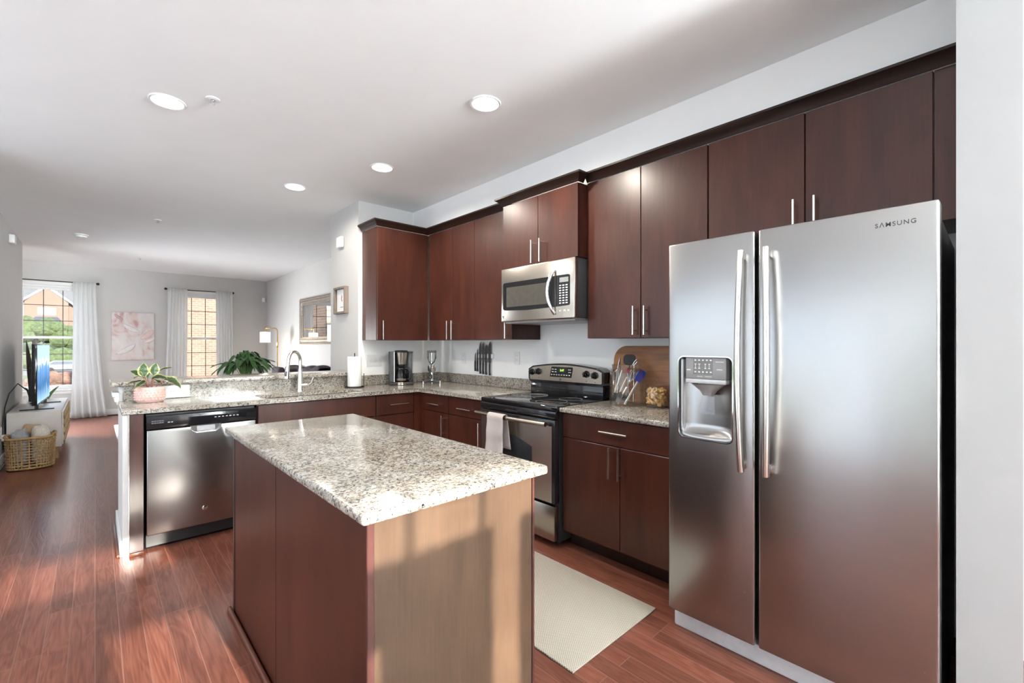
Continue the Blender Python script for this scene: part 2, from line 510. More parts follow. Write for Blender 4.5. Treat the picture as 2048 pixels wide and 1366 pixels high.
def art_mat():
    m, nt, b = new_mat('blush_abstract_paint')
    v = coords(nt, (1.6, 1, 1.1), (0, 0.5, 0))
    n = N(nt, 'ShaderNodeTexNoise', Scale=2.6, Detail=6.0, Distortion=1.6)
    nt.links.new(v, n.inputs['Vector'])
    nt.links.new(ramp(nt, n.outputs['Fac'], [(0.33, (0.44, 0.28, 0.26)), (0.43, (0.60, 0.48, 0.46)), (0.52, (0.62, 0.575, 0.56)), (0.66, (0.66, 0.625, 0.61))]), b.inputs['Base Color'])
    b.inputs['Roughness'].default_value = 0.6
    bump(nt, b, n.outputs['Fac'], 0.3, 0.004)
    return m
M_ART = art_mat()

def tv_mat():
    m = bpy.data.materials.new('tv_picture')
    m.use_nodes = True
    nt = m.node_tree
    nt.nodes.clear()
    o = nt.nodes.new('ShaderNodeOutputMaterial')
    e = nt.nodes.new('ShaderNodeEmission')
    tc = nt.nodes.new('ShaderNodeTexCoord')
    sp = nt.nodes.new('ShaderNodeSeparateXYZ')
    nt.links.new(tc.outputs['Generated'], sp.inputs[0])
    nz = N(nt, 'ShaderNodeTexNoise', Scale=5.0, Detail=6.0)
    mp = nt.nodes.new('ShaderNodeMapping')
    mp.inputs['Scale'].default_value = (1, 2.4, 0.5)
    nt.links.new(tc.outputs['Generated'], mp.inputs['Vector'])
    nt.links.new(mp.outputs[0], nz.inputs['Vector'])
    a = nt.nodes.new('ShaderNodeMath'); a.operation = 'MULTIPLY_ADD'
    a.inputs[1].default_value = 0.5
    nt.links.new(nz.outputs['Fac'], a.inputs[0])
    nt.links.new(sp.outputs['Z'], a.inputs[2])
    c = ramp(nt, a.outputs[0], [(0.25, (0.35, 0.55, 0.75)), (0.55, (0.06, 0.16, 0.34)), (0.72, (0.12, 0.26, 0.5)), (0.86, (0.16, 0.33, 0.62)), (0.92, (0.75, 0.82, 0.92)), (1.0, (0.42, 0.62, 0.92))])
    nt.links.new(c, e.inputs['Color'])
    e.inputs['Strength'].default_value = 0.6
    nt.links.new(e.outputs[0], o.inputs['Surface'])
    return m
M_TV = tv_mat()
M_BOARD = wood('acacia_board', (0.20, 0.065, 0.016), (0.46, 0.19, 0.055), 'y', 0.4, 0.15, scale=0.6, fig=0.5)

# ------------------------------------------------------------------ mesh building
class MB:
    """collects shapes in world coordinates; xf maps local wall coordinates to the world"""
    def __init__(self, xf=None):
        self.bm = bmesh.new()
        self.xf = xf
        self.uv = None
    def _t(self, p):
        return Vector(self.xf(*p)) if self.xf else Vector(p)
    def box(self, x0, x1, y0, y1, z0, z1, bev=0.0, seg=2):
        vs = [self.bm.verts.new(self._t(p)) for p in
              ((x0, y0, z0), (x1, y0, z0), (x1, y1, z0), (x0, y1, z0), (x0, y0, z1), (x1, y0, z1), (x1, y1, z1), (x0, y1, z1))]
        fs = [self.bm.faces.new([vs[i] for i in f]) for f in
              ((0, 1, 2, 3), (4, 5, 6, 7), (0, 1, 5, 4), (1, 2, 6, 5), (2, 3, 7, 6), (3, 0, 4, 7))]
        if bev > 0:
            es = list({e for f in fs for e in f.edges})
            bmesh.ops.bevel(self.bm, geom=es, offset=bev, segments=seg, affect='EDGES', profile=0.5)
        return self
    def poly(self, pts, depth):
        """prism from an outline (local 3D points) swept by the vector depth"""
        a = [self.bm.verts.new(self._t(p)) for p in pts]
        b = [self.bm.verts.new(self._t(tuple(p[i] + depth[i] for i in range(3)))) for p in pts]
        self.bm.faces.new(a)
        self.bm.faces.new(b)
        n = len(a)
        for i in range(n):
            self.bm.faces.new((a[i], a[(i + 1) % n], b[(i + 1) % n], b[i]))
        return self
    def tube(self, path, r, seg=10, caps=True, flat=1.0):
        pts = [self._t(p) for p in path]
        rs = r if isinstance(r, (list, tuple)) else [r] * len(pts)
        rings = []
        up = None
        for i, p in enumerate(pts):
            t = (pts[min(i + 1, len(pts) - 1)] - pts[max(i - 1, 0)]).normalized()
            if up is None:
                up = Vector((0, 0, 1)) if abs(t.z) < 0.9 else Vector((1, 0, 0))
            u = (up - t * up.dot(t)).normalized()
            w = t.cross(u)
            up = u
            rings.append([self.bm.verts.new(p + u * (rs[i] * math.cos(2 * PI * k / seg)) + w * (rs[i] * flat * math.sin(2 * PI * k / seg))) for k in range(seg)])
        for a, b in zip(rings, rings[1:]):
            for k in range(seg):
                self.bm.faces.new((a[k], a[(k + 1) % seg], b[(k + 1) % seg], b[k]))
        if caps:
            self.bm.faces.new(rings[0])
            self.bm.faces.new(rings[-1])
        return self
    def lathe(self, prof, c, seg=32, axis=(0, 0, 1), close=False, sx=1.0):
        """profile of (radius, height) about an axis through c"""
        ax = Vector(axis).normalized()
        u = Vector((1, 0, 0)) if abs(ax.x) < 0.9 else Vector((0, 1, 0))
        u = (u - ax * ax.dot(u)).normalized()
        w = ax.cross(u)
        c = Vector(c)
        rings = []
        for r, h in prof:
            if r < 1e-6:
                rings.append([self.bm.verts.new(self._t(tuple(c + ax * h)))])
            else:
                rings.append([self.bm.verts.new(self._t(tuple(c + ax * h + u * (r * sx * math.cos(2 * PI * k / seg)) + w * (r * math.sin(2 * PI * k / seg))))) for k in range(seg)])
        prs = list(zip(rings, rings[1:]))
        if close:
            prs.append((rings[-1], rings[0]))
        for a, b in prs:
            for k in range(seg):
                k2 = (k + 1) % seg
                if len(a) == 1 and len(b) == 1:
                    continue
                if len(a) == 1:
                    self.bm.faces.new((a[0], b[k2], b[k]))
                elif len(b) == 1:
                    self.bm.faces.new((a[k], a[k2], b[0]))
                else:
                    self.bm.faces.new((a[k], a[k2], b[k2], b[k]))
        return self
    def grid(self, fn, nu, nv, thick=None, uv=False):
        vs = [[self.bm.verts.new(self._t(fn(i / nu, j / nv))) for j in range(nv + 1)] for i in range(nu + 1)]
        if uv and self.uv is None:
            self.uv = self.bm.loops.layers.uv.new('UVMap')
        for i in range(nu):
            for j in range(nv):
                f = self.bm.faces.new((vs[i][j], vs[i + 1][j], vs[i + 1][j + 1], vs[i][j + 1]))
                if uv:
                    for lp, (a, b) in zip(f.loops, ((i, j), (i + 1, j), (i + 1, j + 1), (i, j + 1))):
                        lp[self.uv].uv = (a / nu, b / nv)
        return self
    def ball(self, c, r, seg=12, sc=(1, 1, 1)):
        mt = Matrix.Translation(self._t(c)) @ Matrix.Diagonal((*sc, 1))
        bmesh.ops.create_uvsphere(self.bm, u_segments=seg, v_segments=max(6, seg // 2), radius=r, matrix=mt)
        return self

def origin(o):
    v = Vector((0, 0, 0))
    while o is not None:
        v += Vector(o.location)
        o = o.parent
    return v

def obj(name, mb, mat, parent=None, smooth=35, recalc=True):
    me = bpy.data.meshes.new(name)
    if recalc:
        bmesh.ops.recalc_face_normals(mb.bm, faces=mb.bm.faces[:])
    off = origin(parent)
    if off.length > 0:
        bmesh.ops.translate(mb.bm, verts=mb.bm.verts[:], vec=-off)
    mb.bm.to_mesh(me)
    mb.bm.free()
    me.materials.append(mat)
    if smooth:
        for p in me.polygons:
            p.use_smooth = True
        me.set_sharp_from_angle(angle=math.radians(smooth))
    o = bpy.data.objects.new(name, me)
    COL.objects.link(o)
    if parent is not None:
        o.parent = parent
    return o

def tag(o, label=None, cat=None, group=None, kind=None):
    if label: o['label'] = label
    if cat: o['category'] = cat
    if group: o['group'] = group
    if kind: o['kind'] = kind
    return o

def thing(name, label, cat, loc, group=None):
    o = bpy.data.objects.new(name, None)
    o.empty_display_size = 0.05
    COL.objects.link(o)
    o.location = loc
    return tag(o, label, cat, group)

def struct(name, mb, mat, parent=None, smooth=35):
    o = obj(name, mb, mat, parent, smooth)
    o['kind'] = 'structure'
    return o

def solid(mb, name, mat, parent, t, smooth=35):
    """a sheet given real thickness"""
    o = obj(name, mb, mat, parent, smooth)
    md = o.modifiers.new('thickness', 'SOLIDIFY')
    md.thickness = t
    md.offset = 0
    return o

def cut(o, mb):
    """subtract a shape from a mesh object, for good"""
    me = bpy.data.meshes.new('cutter')
    bmesh.ops.recalc_face_normals(mb.bm, faces=mb.bm.faces[:])
    bmesh.ops.translate(mb.bm, verts=mb.bm.verts[:], vec=-origin(o))
    mb.bm.to_mesh(me)
    mb.bm.free()
    c = bpy.data.objects.new('cutter', me)
    COL.objects.link(c)
    c.matrix_world = Matrix.Translation(origin(o))
    md = o.modifiers.new('cut', 'BOOLEAN')
    md.object = c
    md.operation = 'DIFFERENCE'
    md.solver = 'EXACT'
    bpy.context.view_layer.update()
    dg = bpy.context.evaluated_depsgraph_get()
    nm = bpy.data.meshes.new_from_object(o.evaluated_get(dg))
    o.modifiers.clear()
    old = o.data
    o.data = nm
    nm.name = old.name
    bpy.data.objects.remove(c)
    for p in nm.polygons:
        p.use_smooth = True
    nm.set_sharp_from_angle(angle=math.radians(30))
    return o

def text(name, s, size, mat, parent, loc, facing, ext=0.0006, rot=0.0, align='CENTER', space=1.0):
    """raised lettering; facing 'x' reads on a face that looks to -X, 'y' on one that looks to -Y"""
    cu = bpy.data.curves.new(name, 'FONT')
    cu.body = s
    cu.size = size
    cu.extrude = ext
    cu.offset = 0.006 * size
    cu.align_x = align
    cu.align_y = 'CENTER'
    cu.materials.append(mat)
    cu.space_character = space
    tmp = bpy.data.objects.new(name, cu)
    COL.objects.link(tmp)
    bpy.context.view_layer.update()
    me = bpy.data.meshes.new_from_object(tmp.evaluated_get(bpy.context.evaluated_depsgraph_get()))
    me.name = name
    bpy.data.objects.remove(tmp)
    o = bpy.data.objects.new(name, me)
    COL.objects.link(o)
    o.parent = parent
    o.location = Vector(loc) - origin(parent)
    o.rotation_euler = (PI / 2, rot, -PI / 2 if facing == 'x' else 0)
    return o

def RW(y0, x0):       # range wall, seen from the room: s runs to the viewer's right (-Y), d comes out of the wall (-X)
    return lambda s, d, z: (x0 - d, y0 - s, z)
def BW(x0, y0):       # corner wall: s runs to the right (+X), d comes out (-Y)
    return lambda s, d, z: (x0 + s, y0 - d, z)

def rrect(w, h, r, n=5):
    """rounded rectangle outline, centred"""
    out = []
    for cx, cy, a0 in ((w / 2 - r, h / 2 - r, 0), (-w / 2 + r, h / 2 - r, PI / 2), (-w / 2 + r, -h / 2 + r, PI), (w / 2 - r, -h / 2 + r, 1.5 * PI)):
        for k in range(n + 1):
            a = a0 + PI / 2 * k / n
            out.append((cx + r * math.cos(a), cy + r * math.sin(a)))
    return out

# ------------------------------------------------------------------ the setting
CZ = 2.743           # ceiling
XW = 2.84            # range wall and living-room wall
YB = 4.28            # wall behind the peninsula corner
YF = 11.2            # window wall
XL = -0.75           # living-room side wall
struct('floor', MB().box(-2.4, XW + 0.15, -2.8, YF + 0.15, -0.12, 0.0), M_FLOOR)
ceil = struct('ceiling', MB().box(-2.4, XW + 0.15, -2.8, YF + 0.15, CZ, CZ + 0.12), M_CEIL)
struct('wall_right', MB().box(XW, XW + 0.15, 4.6, YF + 0.15, 0.0, CZ), M_WALL)
struct('wall_range', MB().box(XW, XW + 0.15, -2.8, 4.6, 0.0, CZ), M_WALL_LIT)
struct('wall_left', MB().box(XL - 0.12, XL, 4.9, 9.33, 0.0, CZ).box(-1.42, XL - 0.12, 9.21, 9.33, 0, CZ).box(-1.42, -1.30, 9.33, 9.45, 0, CZ).box(-1.42, -1.30, 11.08, YF, 0, CZ).box(-1.42, -1.30, 9.45, 11.08, 0, 0.5).box(-1.42, -1.30, 9.45, 11.08, 1.95, CZ).box(-2.4, XL - 0.12, 4.9, 5.02, 0, CZ), M_WALL)  # unseen side opening at the far end, invented to admit the fill lamp
# window wall with two openings
GW = [(-0.955, -0.12), (1.165, 1.99)]     # openings
WZ0, WZ1 = 0.535, 2.36
fw = MB()
xs = [-1.42, GW[0][0], GW[0][1], GW[1][0], GW[1][1], XW]
for i in (0, 2, 4):
    fw.box(xs[i], xs[i + 1], YF, YF + 0.15, 0, CZ)
for a, b in GW:
    fw.box(a, b, YF, YF + 0.15, 0, WZ0).box(a, b, YF, YF + 0.15, WZ1, CZ)
struct('wall_far', fw, M_WALL)
# corner chase beside the kitchen: bright face to the kitchen, long side to the passage
XC = 1.905
wc = struct('wall_corner', MB().box(XC, XW, YB, 4.99, 0.0, CZ), M_WALL)
wc.data.materials.append(M_WALL_LIT)      # kitchen side takes the lighter copy, making up for missing light
for p in wc.data.polygons:
    if p.normal.y < -0.5:
        p.material_index = 1
struct('wall_soffit', MB().box(2.52, XW, 0.086, YB, 2.437, CZ), M_WALL_LIT)
struct('wall_fridge_side', MB().box(2.0, XW, -0.057, 0.084, 0.0, CZ), plain('wall_paint_dimmed', (0.42, 0.42, 0.418), 0.75, var=0.015, nscale=4))  # darker copy of the wall paint, countering too much light on this end
# half wall that carries the breakfast bar
KX0 = 0.125
struct('wall_peninsula', MB().box(KX0, XC, 4.262, 4.40, 0.0, 1.015).box(KX0, 0.152, 3.675, 4.262, 0.0, 0.882), M_TRIM)
struct('trim_6', MB().box(0.088, KX0 - 0.001, 4.20, 4.41, 0.95, 0.98, 0.004).box(0.10, KX0 - 0.001, 4.20, 4.41, 0.915, 0.95, 0.004).box(0.112, KX0 - 0.001, 4.20, 4.41, 0.895, 0.915), M_TRIM)
struct('baseboard_peninsula', MB().box(KX0 - 0.014, KX0, 3.69, 4.414, 0.0, 0.10, 0.003).box(KX0 - 0.014, XC, 4.40, 4.414, 0, 0.10, 0.003), M_TRIM)
struct('trim_7', MB().box(KX0 - 0.03, KX0 - 0.015, 3.68, 4.43, 0.0, 0.018, 0.004), M_SHOE)
bb = MB()
bb.box(XL, XL + 0.014, 5.02, 9.33, 0, 0.12, 0.004)
struct('baseboard_left', bb, M_TRIM)
struct('baseboard_far', MB().box(-1.30, XW, YF - 0.014, YF, 0, 0.12, 0.004), M_TRIM)
struct('baseboard_right', MB().box(XW - 0.014, XW, 5.0, YF - 0.015, 0, 0.12, 0.004), M_TRIM)
struct('trim_8', MB().box(-1.30, XW - 0.015, YF - 0.028, YF - 0.015, 0, 0.018, 0.003).box(XL + 0.015, XL + 0.028, 5.02, 9.33, 0, 0.018, 0.003), M_SHOE)

def window(k, a, b):
    """double-hung window: two sashes of three panes by three"""
    w = bpy.data.objects.new('window_%d' % k, None)
    COL.objects.link(w)
    w.location = ((a + b) / 2, YF, WZ0)
    w['kind'] = 'structure'
    f = MB()
    t = 0.028
    f.box(a, a + t, YF + 0.02, YF + 0.12, WZ0, WZ1).box(b - t, b, YF + 0.02, YF + 0.12, WZ0, WZ1)
    f.box(a + t, b - t, YF + 0.02, YF + 0.12, WZ1 - 0.04, WZ1).box(a + t, b - t, YF + 0.02, YF + 0.12, WZ0, WZ0 + 0.03)
    struct('window_frame', f, M_TRIM, w)
    c = MB()
    c.box(a - 0.05, a, YF - 0.018, YF - 0.001, WZ0, WZ1, 0.003).box(b, b + 0.05, YF - 0.018, YF - 0.001, WZ0, WZ1, 0.003).box(a - 0.06, b + 0.06, YF - 0.02, YF - 0.001, WZ1, WZ1 + 0.07, 0.003)
    struct('window_casing', c, M_TRIM, w)
    struct('window_sill', MB().box(a - 0.07, b + 0.07, YF - 0.06, YF + 0.02, WZ0 - 0.025, WZ0, 0.004).box(a - 0.05, b + 0.05, YF - 0.016, YF - 0.001, WZ0 - 0.09, WZ0 - 0.026, 0.003), M_TRIM, w)
    zm = 1.445
    for z0, z1, yo in ((zm - 0.02, WZ1 - 0.04, 0.075), (WZ0 + 0.03, zm + 0.02, 0.045)):
        s = MB()
        y0, y1 = YF + yo, YF + yo + 0.028
        xa, xb = a + t, b - t
        st = 0.03
        s.box(xa, xa + st, y0, y1, z0, z1).box(xb - st, xb, y0, y1, z0, z1).box(xa + st, xb - st, y0, y1, z1 - 0.04, z1).box(xa + st, xb - st, y0, y1, z0, z0 + 0.04)
        sh = struct('window_sash', s, M_TRIM, w)
        g = MB()
        gx0, gx1, gz0, gz1 = xa + st, xb - st, z0 + 0.04, z1 - 0.04
        g.box(gx0, gx1, y0 + 0.011, y0 + 0.015, gz0, gz1)
        struct('window_pane', g, M_PANE, sh, None)
        mu = MB()
        for i in (1, 2):
            x = gx0 + (gx1 - gx0) * i / 3
            mu.box(x - 0.006, x + 0.006, y0 + 0.004, y0 + 0.010, gz0, gz1)
            z = gz0 + (gz1 - gz0) * i / 3
            mu.box(gx0, gx1, y0 + 0.002, y0 + 0.009, z - 0.006, z + 0.006)
        struct('window_muntin', mu, M_DGREY, sh, None)
    return w
window(1, *GW[0])
window(2, *GW[1])

# wall and glazing behind the camera (daylight and the low sun come in here)
BY = -2.6
DX0, DX1, DZ = -0.05, 2.65, 2.6
struct('sun_cutoff_slab', MB().box(-2.4, XW + 0.15, -4.0, BY - 0.13, 2.612, 2.74), M_TRIM)  # unseen slab added to cut off the sun above the door
struct('wall_back', MB().box(-2.4, DX0, BY - 0.12, BY, 0, CZ).box(DX1, XW, BY - 0.12, BY, 0, CZ).box(DX0, DX1, BY - 0.12, BY, DZ, CZ), M_WALLB)
struct('wall_side', MB().box(-2.4, -2.3, BY, 0.35, 0, CZ).box(-2.4, -2.3, 4.7, 4.9, 0, CZ).box(-2.4, -2.3, 0.35, 4.7, 0, 0.06).box(-2.4, -2.3, 0.35, 4.7, 2.66, CZ), M_WALLB)  # wide unseen opening put in to admit even fill light
d1 = bpy.data.objects.new('door_1', None)
COL.objects.link(d1)
d1.location = ((DX0 + DX1) / 2, BY, 0)
d1['kind'] = 'structure'
df = MB()
df.box(DX0, DX0 + 0.06, BY - 0.1, BY - 0.02, 0, DZ).box(DX1 - 0.06, DX1, BY - 0.1, BY - 0.02, 0, DZ)
df.box(DX0, DX1, BY - 0.1, BY - 0.02, 0, 0.08)
struct('door_frame', df, M_TRIM, d1)
dm = MB()
for i in range(11):
    x = 0.09 + 0.25 * i
    if DX0 + 0.07 < x < DX1 - 0.07:
        dm.box(x - 0.011, x + 0.011, BY - 0.07, BY - 0.05, 0.08, DZ)
struct('door_muntin', dm, M_TRIM, d1)
struct('door_pane', MB().box(DX0 + 0.06, DX1 - 0.06, BY - 0.048, BY - 0.044, 0.08, DZ), M_PANE, d1, None)
bl = MB()  # unseen sheer panels, their gaps cut to shape the sun patches indoors
def sheer(x0, x1, z0, z1):
    bl.grid(lambda u, v: (x0 + (x1 - x0) * u, BY + 0.03 + 0.012 * math.sin(u * 34), z0 + (z1 - z0) * v), 60, 4)
sheer(DX0, 0.35, 0.05, 1.955)
sheer(0.35, 0.75, 0.05, 1.45)
sheer(0.35, 0.75, 1.74, 1.955)
sheer(0.75, 1.13, 0.05, 1.955)
sheer(1.24, DX1, 0.05, 1.955)
o = struct('sun_patch_sheer', bl, M_SHEER, d1)

# ------------------------------------------------------------------ cabinet helpers
def bar_handle(xf, s, z, length, parent, d0, vertical=True):
    """satin bar pull: rod on two posts"""
    m = MB(xf)
    d = d0 + 0.032
    h = length / 2
    a = 0.064 if length < 0.22 else 0.08
    if vertical:
        m.tube([(s, d, z - h), (s, d, z + h)], 0.006, 10)
        for q in (-a, a):
            m.tube([(s, d0, z + q), (s, d, z + q)], 0.004, 8)
    else:
        m.tube([(s - h, d, z), (s + h, d, z)], 0.006, 10)
        for q in (-a, a):
            m.tube([(s + q, d0, z), (s + q, d, z)], 0.004, 8)
    return obj('handle', m, M_NICKEL, parent)

def slab(xf, s0, s1, z0, z1, d0, parent, name, mat=None, t=0.019):
    return obj(name, MB(xf).box(s0, s1, d0, d0 + t, z0, z1, 0.0016, 1), mat or M_CHERRY, parent)

def cab_body(xf, s0, s1, z0, z1, dep, parent, toe=True, mat=None):
    obj('body', MB(xf).box(s0, s1, 0.003, dep, z0, z1), mat or M_CHERRY, parent)
    if toe:
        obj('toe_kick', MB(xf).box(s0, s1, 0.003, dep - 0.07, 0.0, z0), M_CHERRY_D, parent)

G = 0.0025   # reveal around fronts

# ------------------------------------------------------------------ base cabinets, range wall
BX = XW             # wall plane
DEP = 0.588         # body depth -> door face at 2.84-.588-.019 = 2.233
R = RW(0, BX)       # here s = -y
def ys(y): return -y
TOE, BTOP = 0.10, 0.882

t = thing('base_cabinet', 'dark cherry base cabinet with one wide drawer over two doors, between range and refrigerator', 'cabinet', (2.53, 1.48, 0))
cab_body(R, ys(1.918), ys(1.045), TOE, BTOP, DEP, t)
dr = slab(R, ys(1.914), ys(1.05), 0.724, 0.873, DEP, t, 'drawer')
bar_handle(R, ys(1.515), 0.80, 0.19, dr, DEP + 0.019, False)
for a, b, hs in ((1.914, 1.484 + G, 1.56), (1.484 - G, 1.05, 1.455)):
    dd = slab(R, ys(a), ys(b), 0.115, 0.716, DEP, t, 'door')
    bar_handle(R, ys(hs - 0.018 if hs > 1.5 else hs + 0.022), 0.623, 0.185, dd, DEP + 0.019)

for nm, y1, y0, lab in (('base_cabinet', 3.60, 3.212, 'narrow dark cherry base cabinet with drawer and door beside the corner filler post'),
                        ('base_cabinet', 3.208, 2.70, 'dark cherry base cabinet with drawer and door directly beside the range towel bar')):
    t = thing(nm, lab, 'cabinet', (2.53, (y0 + y1) / 2, 0))
    cab_body(R, ys(y1), ys(y0), TOE, BTOP, DEP, t)
    dr = slab(R, ys(y1 - G), ys(y0 + G), 0.724, 0.873, DEP, t, 'drawer')
    bar_handle(R, ys((y1 + y0) / 2), 0.787, 0.185, dr, DEP + 0.019, False)
    dd = slab(R, ys(y1 - G), ys(y0 + G), 0.115, 0.716, DEP, t, 'door')
    bar_handle(R, ys(y0 + 0.06), 0.613, 0.18, dd, DEP + 0.019)
# corner post
tag(obj('corner_filler', MB().box(2.165, 2.25, 3.66, 3.70, TOE, BTOP).box(2.235, 2.25, 3.603, 3.66, TOE, BTOP).box(2.25, 2.32, 3.62, 3.70, 0, TOE), M_CHERRYX), 'reddish cherry filler post in the inner corner under the counter', 'filler post')

# ------------------------------------------------------------------ base cabinets, peninsula (faces -Y)
PY = 4.26
P = BW(0, PY)
PD = 0.581          # door face at y = 4.26-.581-.019 = 3.66
t = thing('sink_cabinet', 'long dark cherry sink cabinet with a plain false front beside the dishwasher', 'cabinet', (1.33, 3.95, 0))
cb = MB(P)
cb.box(0.868, 0.886, 0.003, PD, TOE, BTOP).box(1.77, 1.788, 0.003, PD, TOE, BTOP).box(0.886, 1.77, 0.003, PD, TOE, TOE + 0.018).box(0.886, 1.77, 0.003, 0.02, TOE, BTOP).box(0.886, 1.77, PD - 0.02, PD, 0.70, BTOP)
obj('body', cb, M_CHERRY, t)
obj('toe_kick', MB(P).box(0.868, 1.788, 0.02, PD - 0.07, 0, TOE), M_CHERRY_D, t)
slab(P, 0.872, 1.784, 0.70, 0.873, PD, t, 'false_front')
for a, b, hs in ((0.872, 1.328 - G, 1.28), (1.328 + G, 1.784, 1.376)):
    dd = slab(P, a, b, 0.115, 0.692, PD, t, 'door')
    bar_handle(P, hs, 0.59, 0.185, dd, PD + 0.019)
t = thing('drawer_cabinet', 'dark cherry drawer cabinet below the coffee maker, between sink cabinet and corner', 'cabinet', (1.98, 3.95, 0))
cab_body(P, 1.791, 2.163, TOE, BTOP, PD, t)
for z0, z1 in ((0.70, 0.873), (0.41, 0.692), (0.115, 0.402)):
    dr = slab(P, 1.795, 2.16, z0, z1, PD, t, 'drawer')
    bar_handle(P, 2.0, (z0 + z1) / 2, 0.19, dr, PD + 0.019, False)
t = thing('end_panel', 'dark brown cabinet end panel at the open end of the peninsula, left of the dishwasher', 'panel', (0.19, 3.9, 0))
obj('panel', MB(P).box(0.156, 0.226, 0.003, PD + 0.019, 0.0, BTOP, 0.002, 1), M_STILE, t)
obj('edge_trim', MB(P).box(0.1525, 0.1555, 0.02, PD + 0.023, 0.0, BTOP), M_NICKEL, t)
obj('shoe_moulding', MB(P).box(0.154, 0.228, PD + 0.02, PD + 0.036, 0, 0.02, 0.005), M_SHOE, t)

# ------------------------------------------------------------------ dishwasher
t = thing('dishwasher', 'stainless steel dishwasher with pocket handle under the peninsula counter', 'dishwasher', (0.545, 3.9, 0))
dx0, dx1 = 0.233, 0.861
obj('tub', MB(P).box(dx0 + 0.006, dx1 - 0.006, 0.003, PD - 0.02, 0.02, 0.870), M_BLACKM, t)
dw = obj('door', MB(P).box(dx0 + 0.006, dx1 - 0.006, PD - 0.018, PD + 0.035, 0.105, 0.775, 0.007, 3), M_STEEL, t)
cut(dw, MB(P).poly([(0.455, PD + 0.008, 0.80), (0.475, PD + 0.008, 0.745), (0.50, PD + 0.008, 0.727), (0.61, PD + 0.008, 0.727), (0.635, PD + 0.008, 0.745), (0.655, PD + 0.008, 0.80)], (0, 0.06, 0)))
obj('handle_pocket', MB(P).box(0.502, 0.608, PD + 0.009, PD + 0.022, 0.735, 0.772, 0.006), M_LGREY, dw)
cp = obj('control_panel', MB(P).box(dx0 + 0.004, dx1 - 0.004, PD - 0.016, PD + 0.037, 0.778, 0.862, 0.006, 2), M_BLACK, t)
v = MB(P)
for i in range(5):
    for j in range(2):
        v.box(0.262 + i * 0.013, 0.273 + i * 0.013, PD + 0.0365, PD + 0.0385, 0.815 + j * 0.012, 0.822 + j * 0.012)
obj('vent', v, M_INK, cp)
for x0, x1, z in [(0.60 + i * 0.022, 0.612 + i * 0.022, 0.822) for i in range(7)] + [(0.345, 0.357, 0.815), (0.362, 0.372, 0.815)]:
    obj('push_button', MB(P).box(x0, x1, PD + 0.0365, PD + 0.0385, z, z + 0.004), M_WINK, cp)
lg = obj('logo_badge', MB(P).lathe([(0, 0), (0.016, 0), (0.016, 0.003), (0.013, 0.004), (0, 0.004)], (0.545, PD + 0.0345, 0.215), 24, (0, 1, 0)), M_CHROME, dw)
text('logo_lettering', 'GE', 0.014, M_INK, dw, (0.545, PY - PD - 0.0388, 0.215), 'y', 0.0004)
obj('kick_plate', MB(P).box(dx0, dx1, 0.1, PD - 0.045, 0.0, 0.098, 0.004), M_BLACK, t)
for x in (0.26, 0.545, 0.83):
    sc = MB(P).lathe([(0, 0), (0.006, 0), (0.005, 0.003), (0, 0.003)], (x, PD - 0.045, 0.075), 10, (0, 1, 0))
    obj('screw', sc, M_CHROME, t)

# ------------------------------------------------------------------ countertops
CT0, CT1 = 0.884, 0.914
FY = 3.632          # front edge of the peninsula counter
t = thing('countertop', 'speckled granite L-shaped countertop running from the peninsula end to the range', 'countertop', (1.4, 3.95, CT0))
L = [(0.118, FY), (2.195, FY), (2.195, 2.697), (XW - 0.003, 2.697), (XW - 0.003, YB - 0.003), (XC + 0.01, YB - 0.003), (XC + 0.01, 4.258), (0.118, 4.258)]
m = MB()
a = [m.bm.verts.new((x, y, CT0)) for x, y in L]
b = [m.bm.verts.new((x, y, CT1)) for x, y in L]
m.bm.faces.new(a); m.bm.faces.new(b)
for i in range(len(L)):
    m.bm.faces.new((a[i], a[(i + 1) % len(L)], b[(i + 1) % len(L)], b[i]))
m.bm.edges.ensure_lookup_table()
ed = [e for e in m.bm.edges if abs(e.verts[0].co.z - e.verts[1].co.z) < 1e-6 and (all(abs(v.co.y - FY) < 1e-6 for v in e.verts) or all(abs(v.co.x - 2.195) < 1e-6 for v in e.verts) or all(abs(v.co.x - 0.118) < 1e-6 for v in e.verts))]
bmesh.ops.bevel(m.bm, geom=ed, offset=0.007, segments=3, affect='EDGES', profile=0.5)
top = obj('slab', m, M_GRAN, t)
SX0, SX1, SY0, SY1 = 0.93, 1.70, 3.715, 4.03
cut(top, MB().poly([(x + (SX0 + SX1) / 2, y + (SY0 + SY1) / 2, 0.85) for x, y in rrect(SX1 - SX0, SY1 - SY0, 0.05)], (0, 0, 0.1)))
obj('backsplash', MB().box(0.153, XC - 0.002, 4.241, 4.259, CT1 + 0.0005, 1.019), M_GRAN, t)
obj('backsplash', MB().box(XC + 0.012, XW - 0.022, YB - 0.021, YB - 0.003, CT1 + 0.0005, 1.012, 0.002, 1).box(XW - 0.021, XW - 0.003, 2.697, YB - 0.003, CT1 + 0.0005, 1.012, 0.002, 1), M_GRAN, t)
t = thing('countertop', 'short speckled granite countertop between the range and the refrigerator', 'countertop', (2.5, 1.5, CT0))
obj('slab', MB().box(2.195, XW - 0.003, 1.046, 1.916, CT0, CT1, 0.006, 3), M_GRAN, t)
obj('backsplash', MB().box(XW - 0.021, XW - 0.003, 1.046, 1.916, CT1 + 0.0005, 1.012, 0.002, 1), M_GRAN, t)
tag(obj('bar_top', MB().box(0.078, XC - 0.004, 4.20, 4.66, 1.021, 1.052, 0.006, 3), M_GRAN), 'raised granite breakfast bar ledge behind the sink', 'bar ledge')

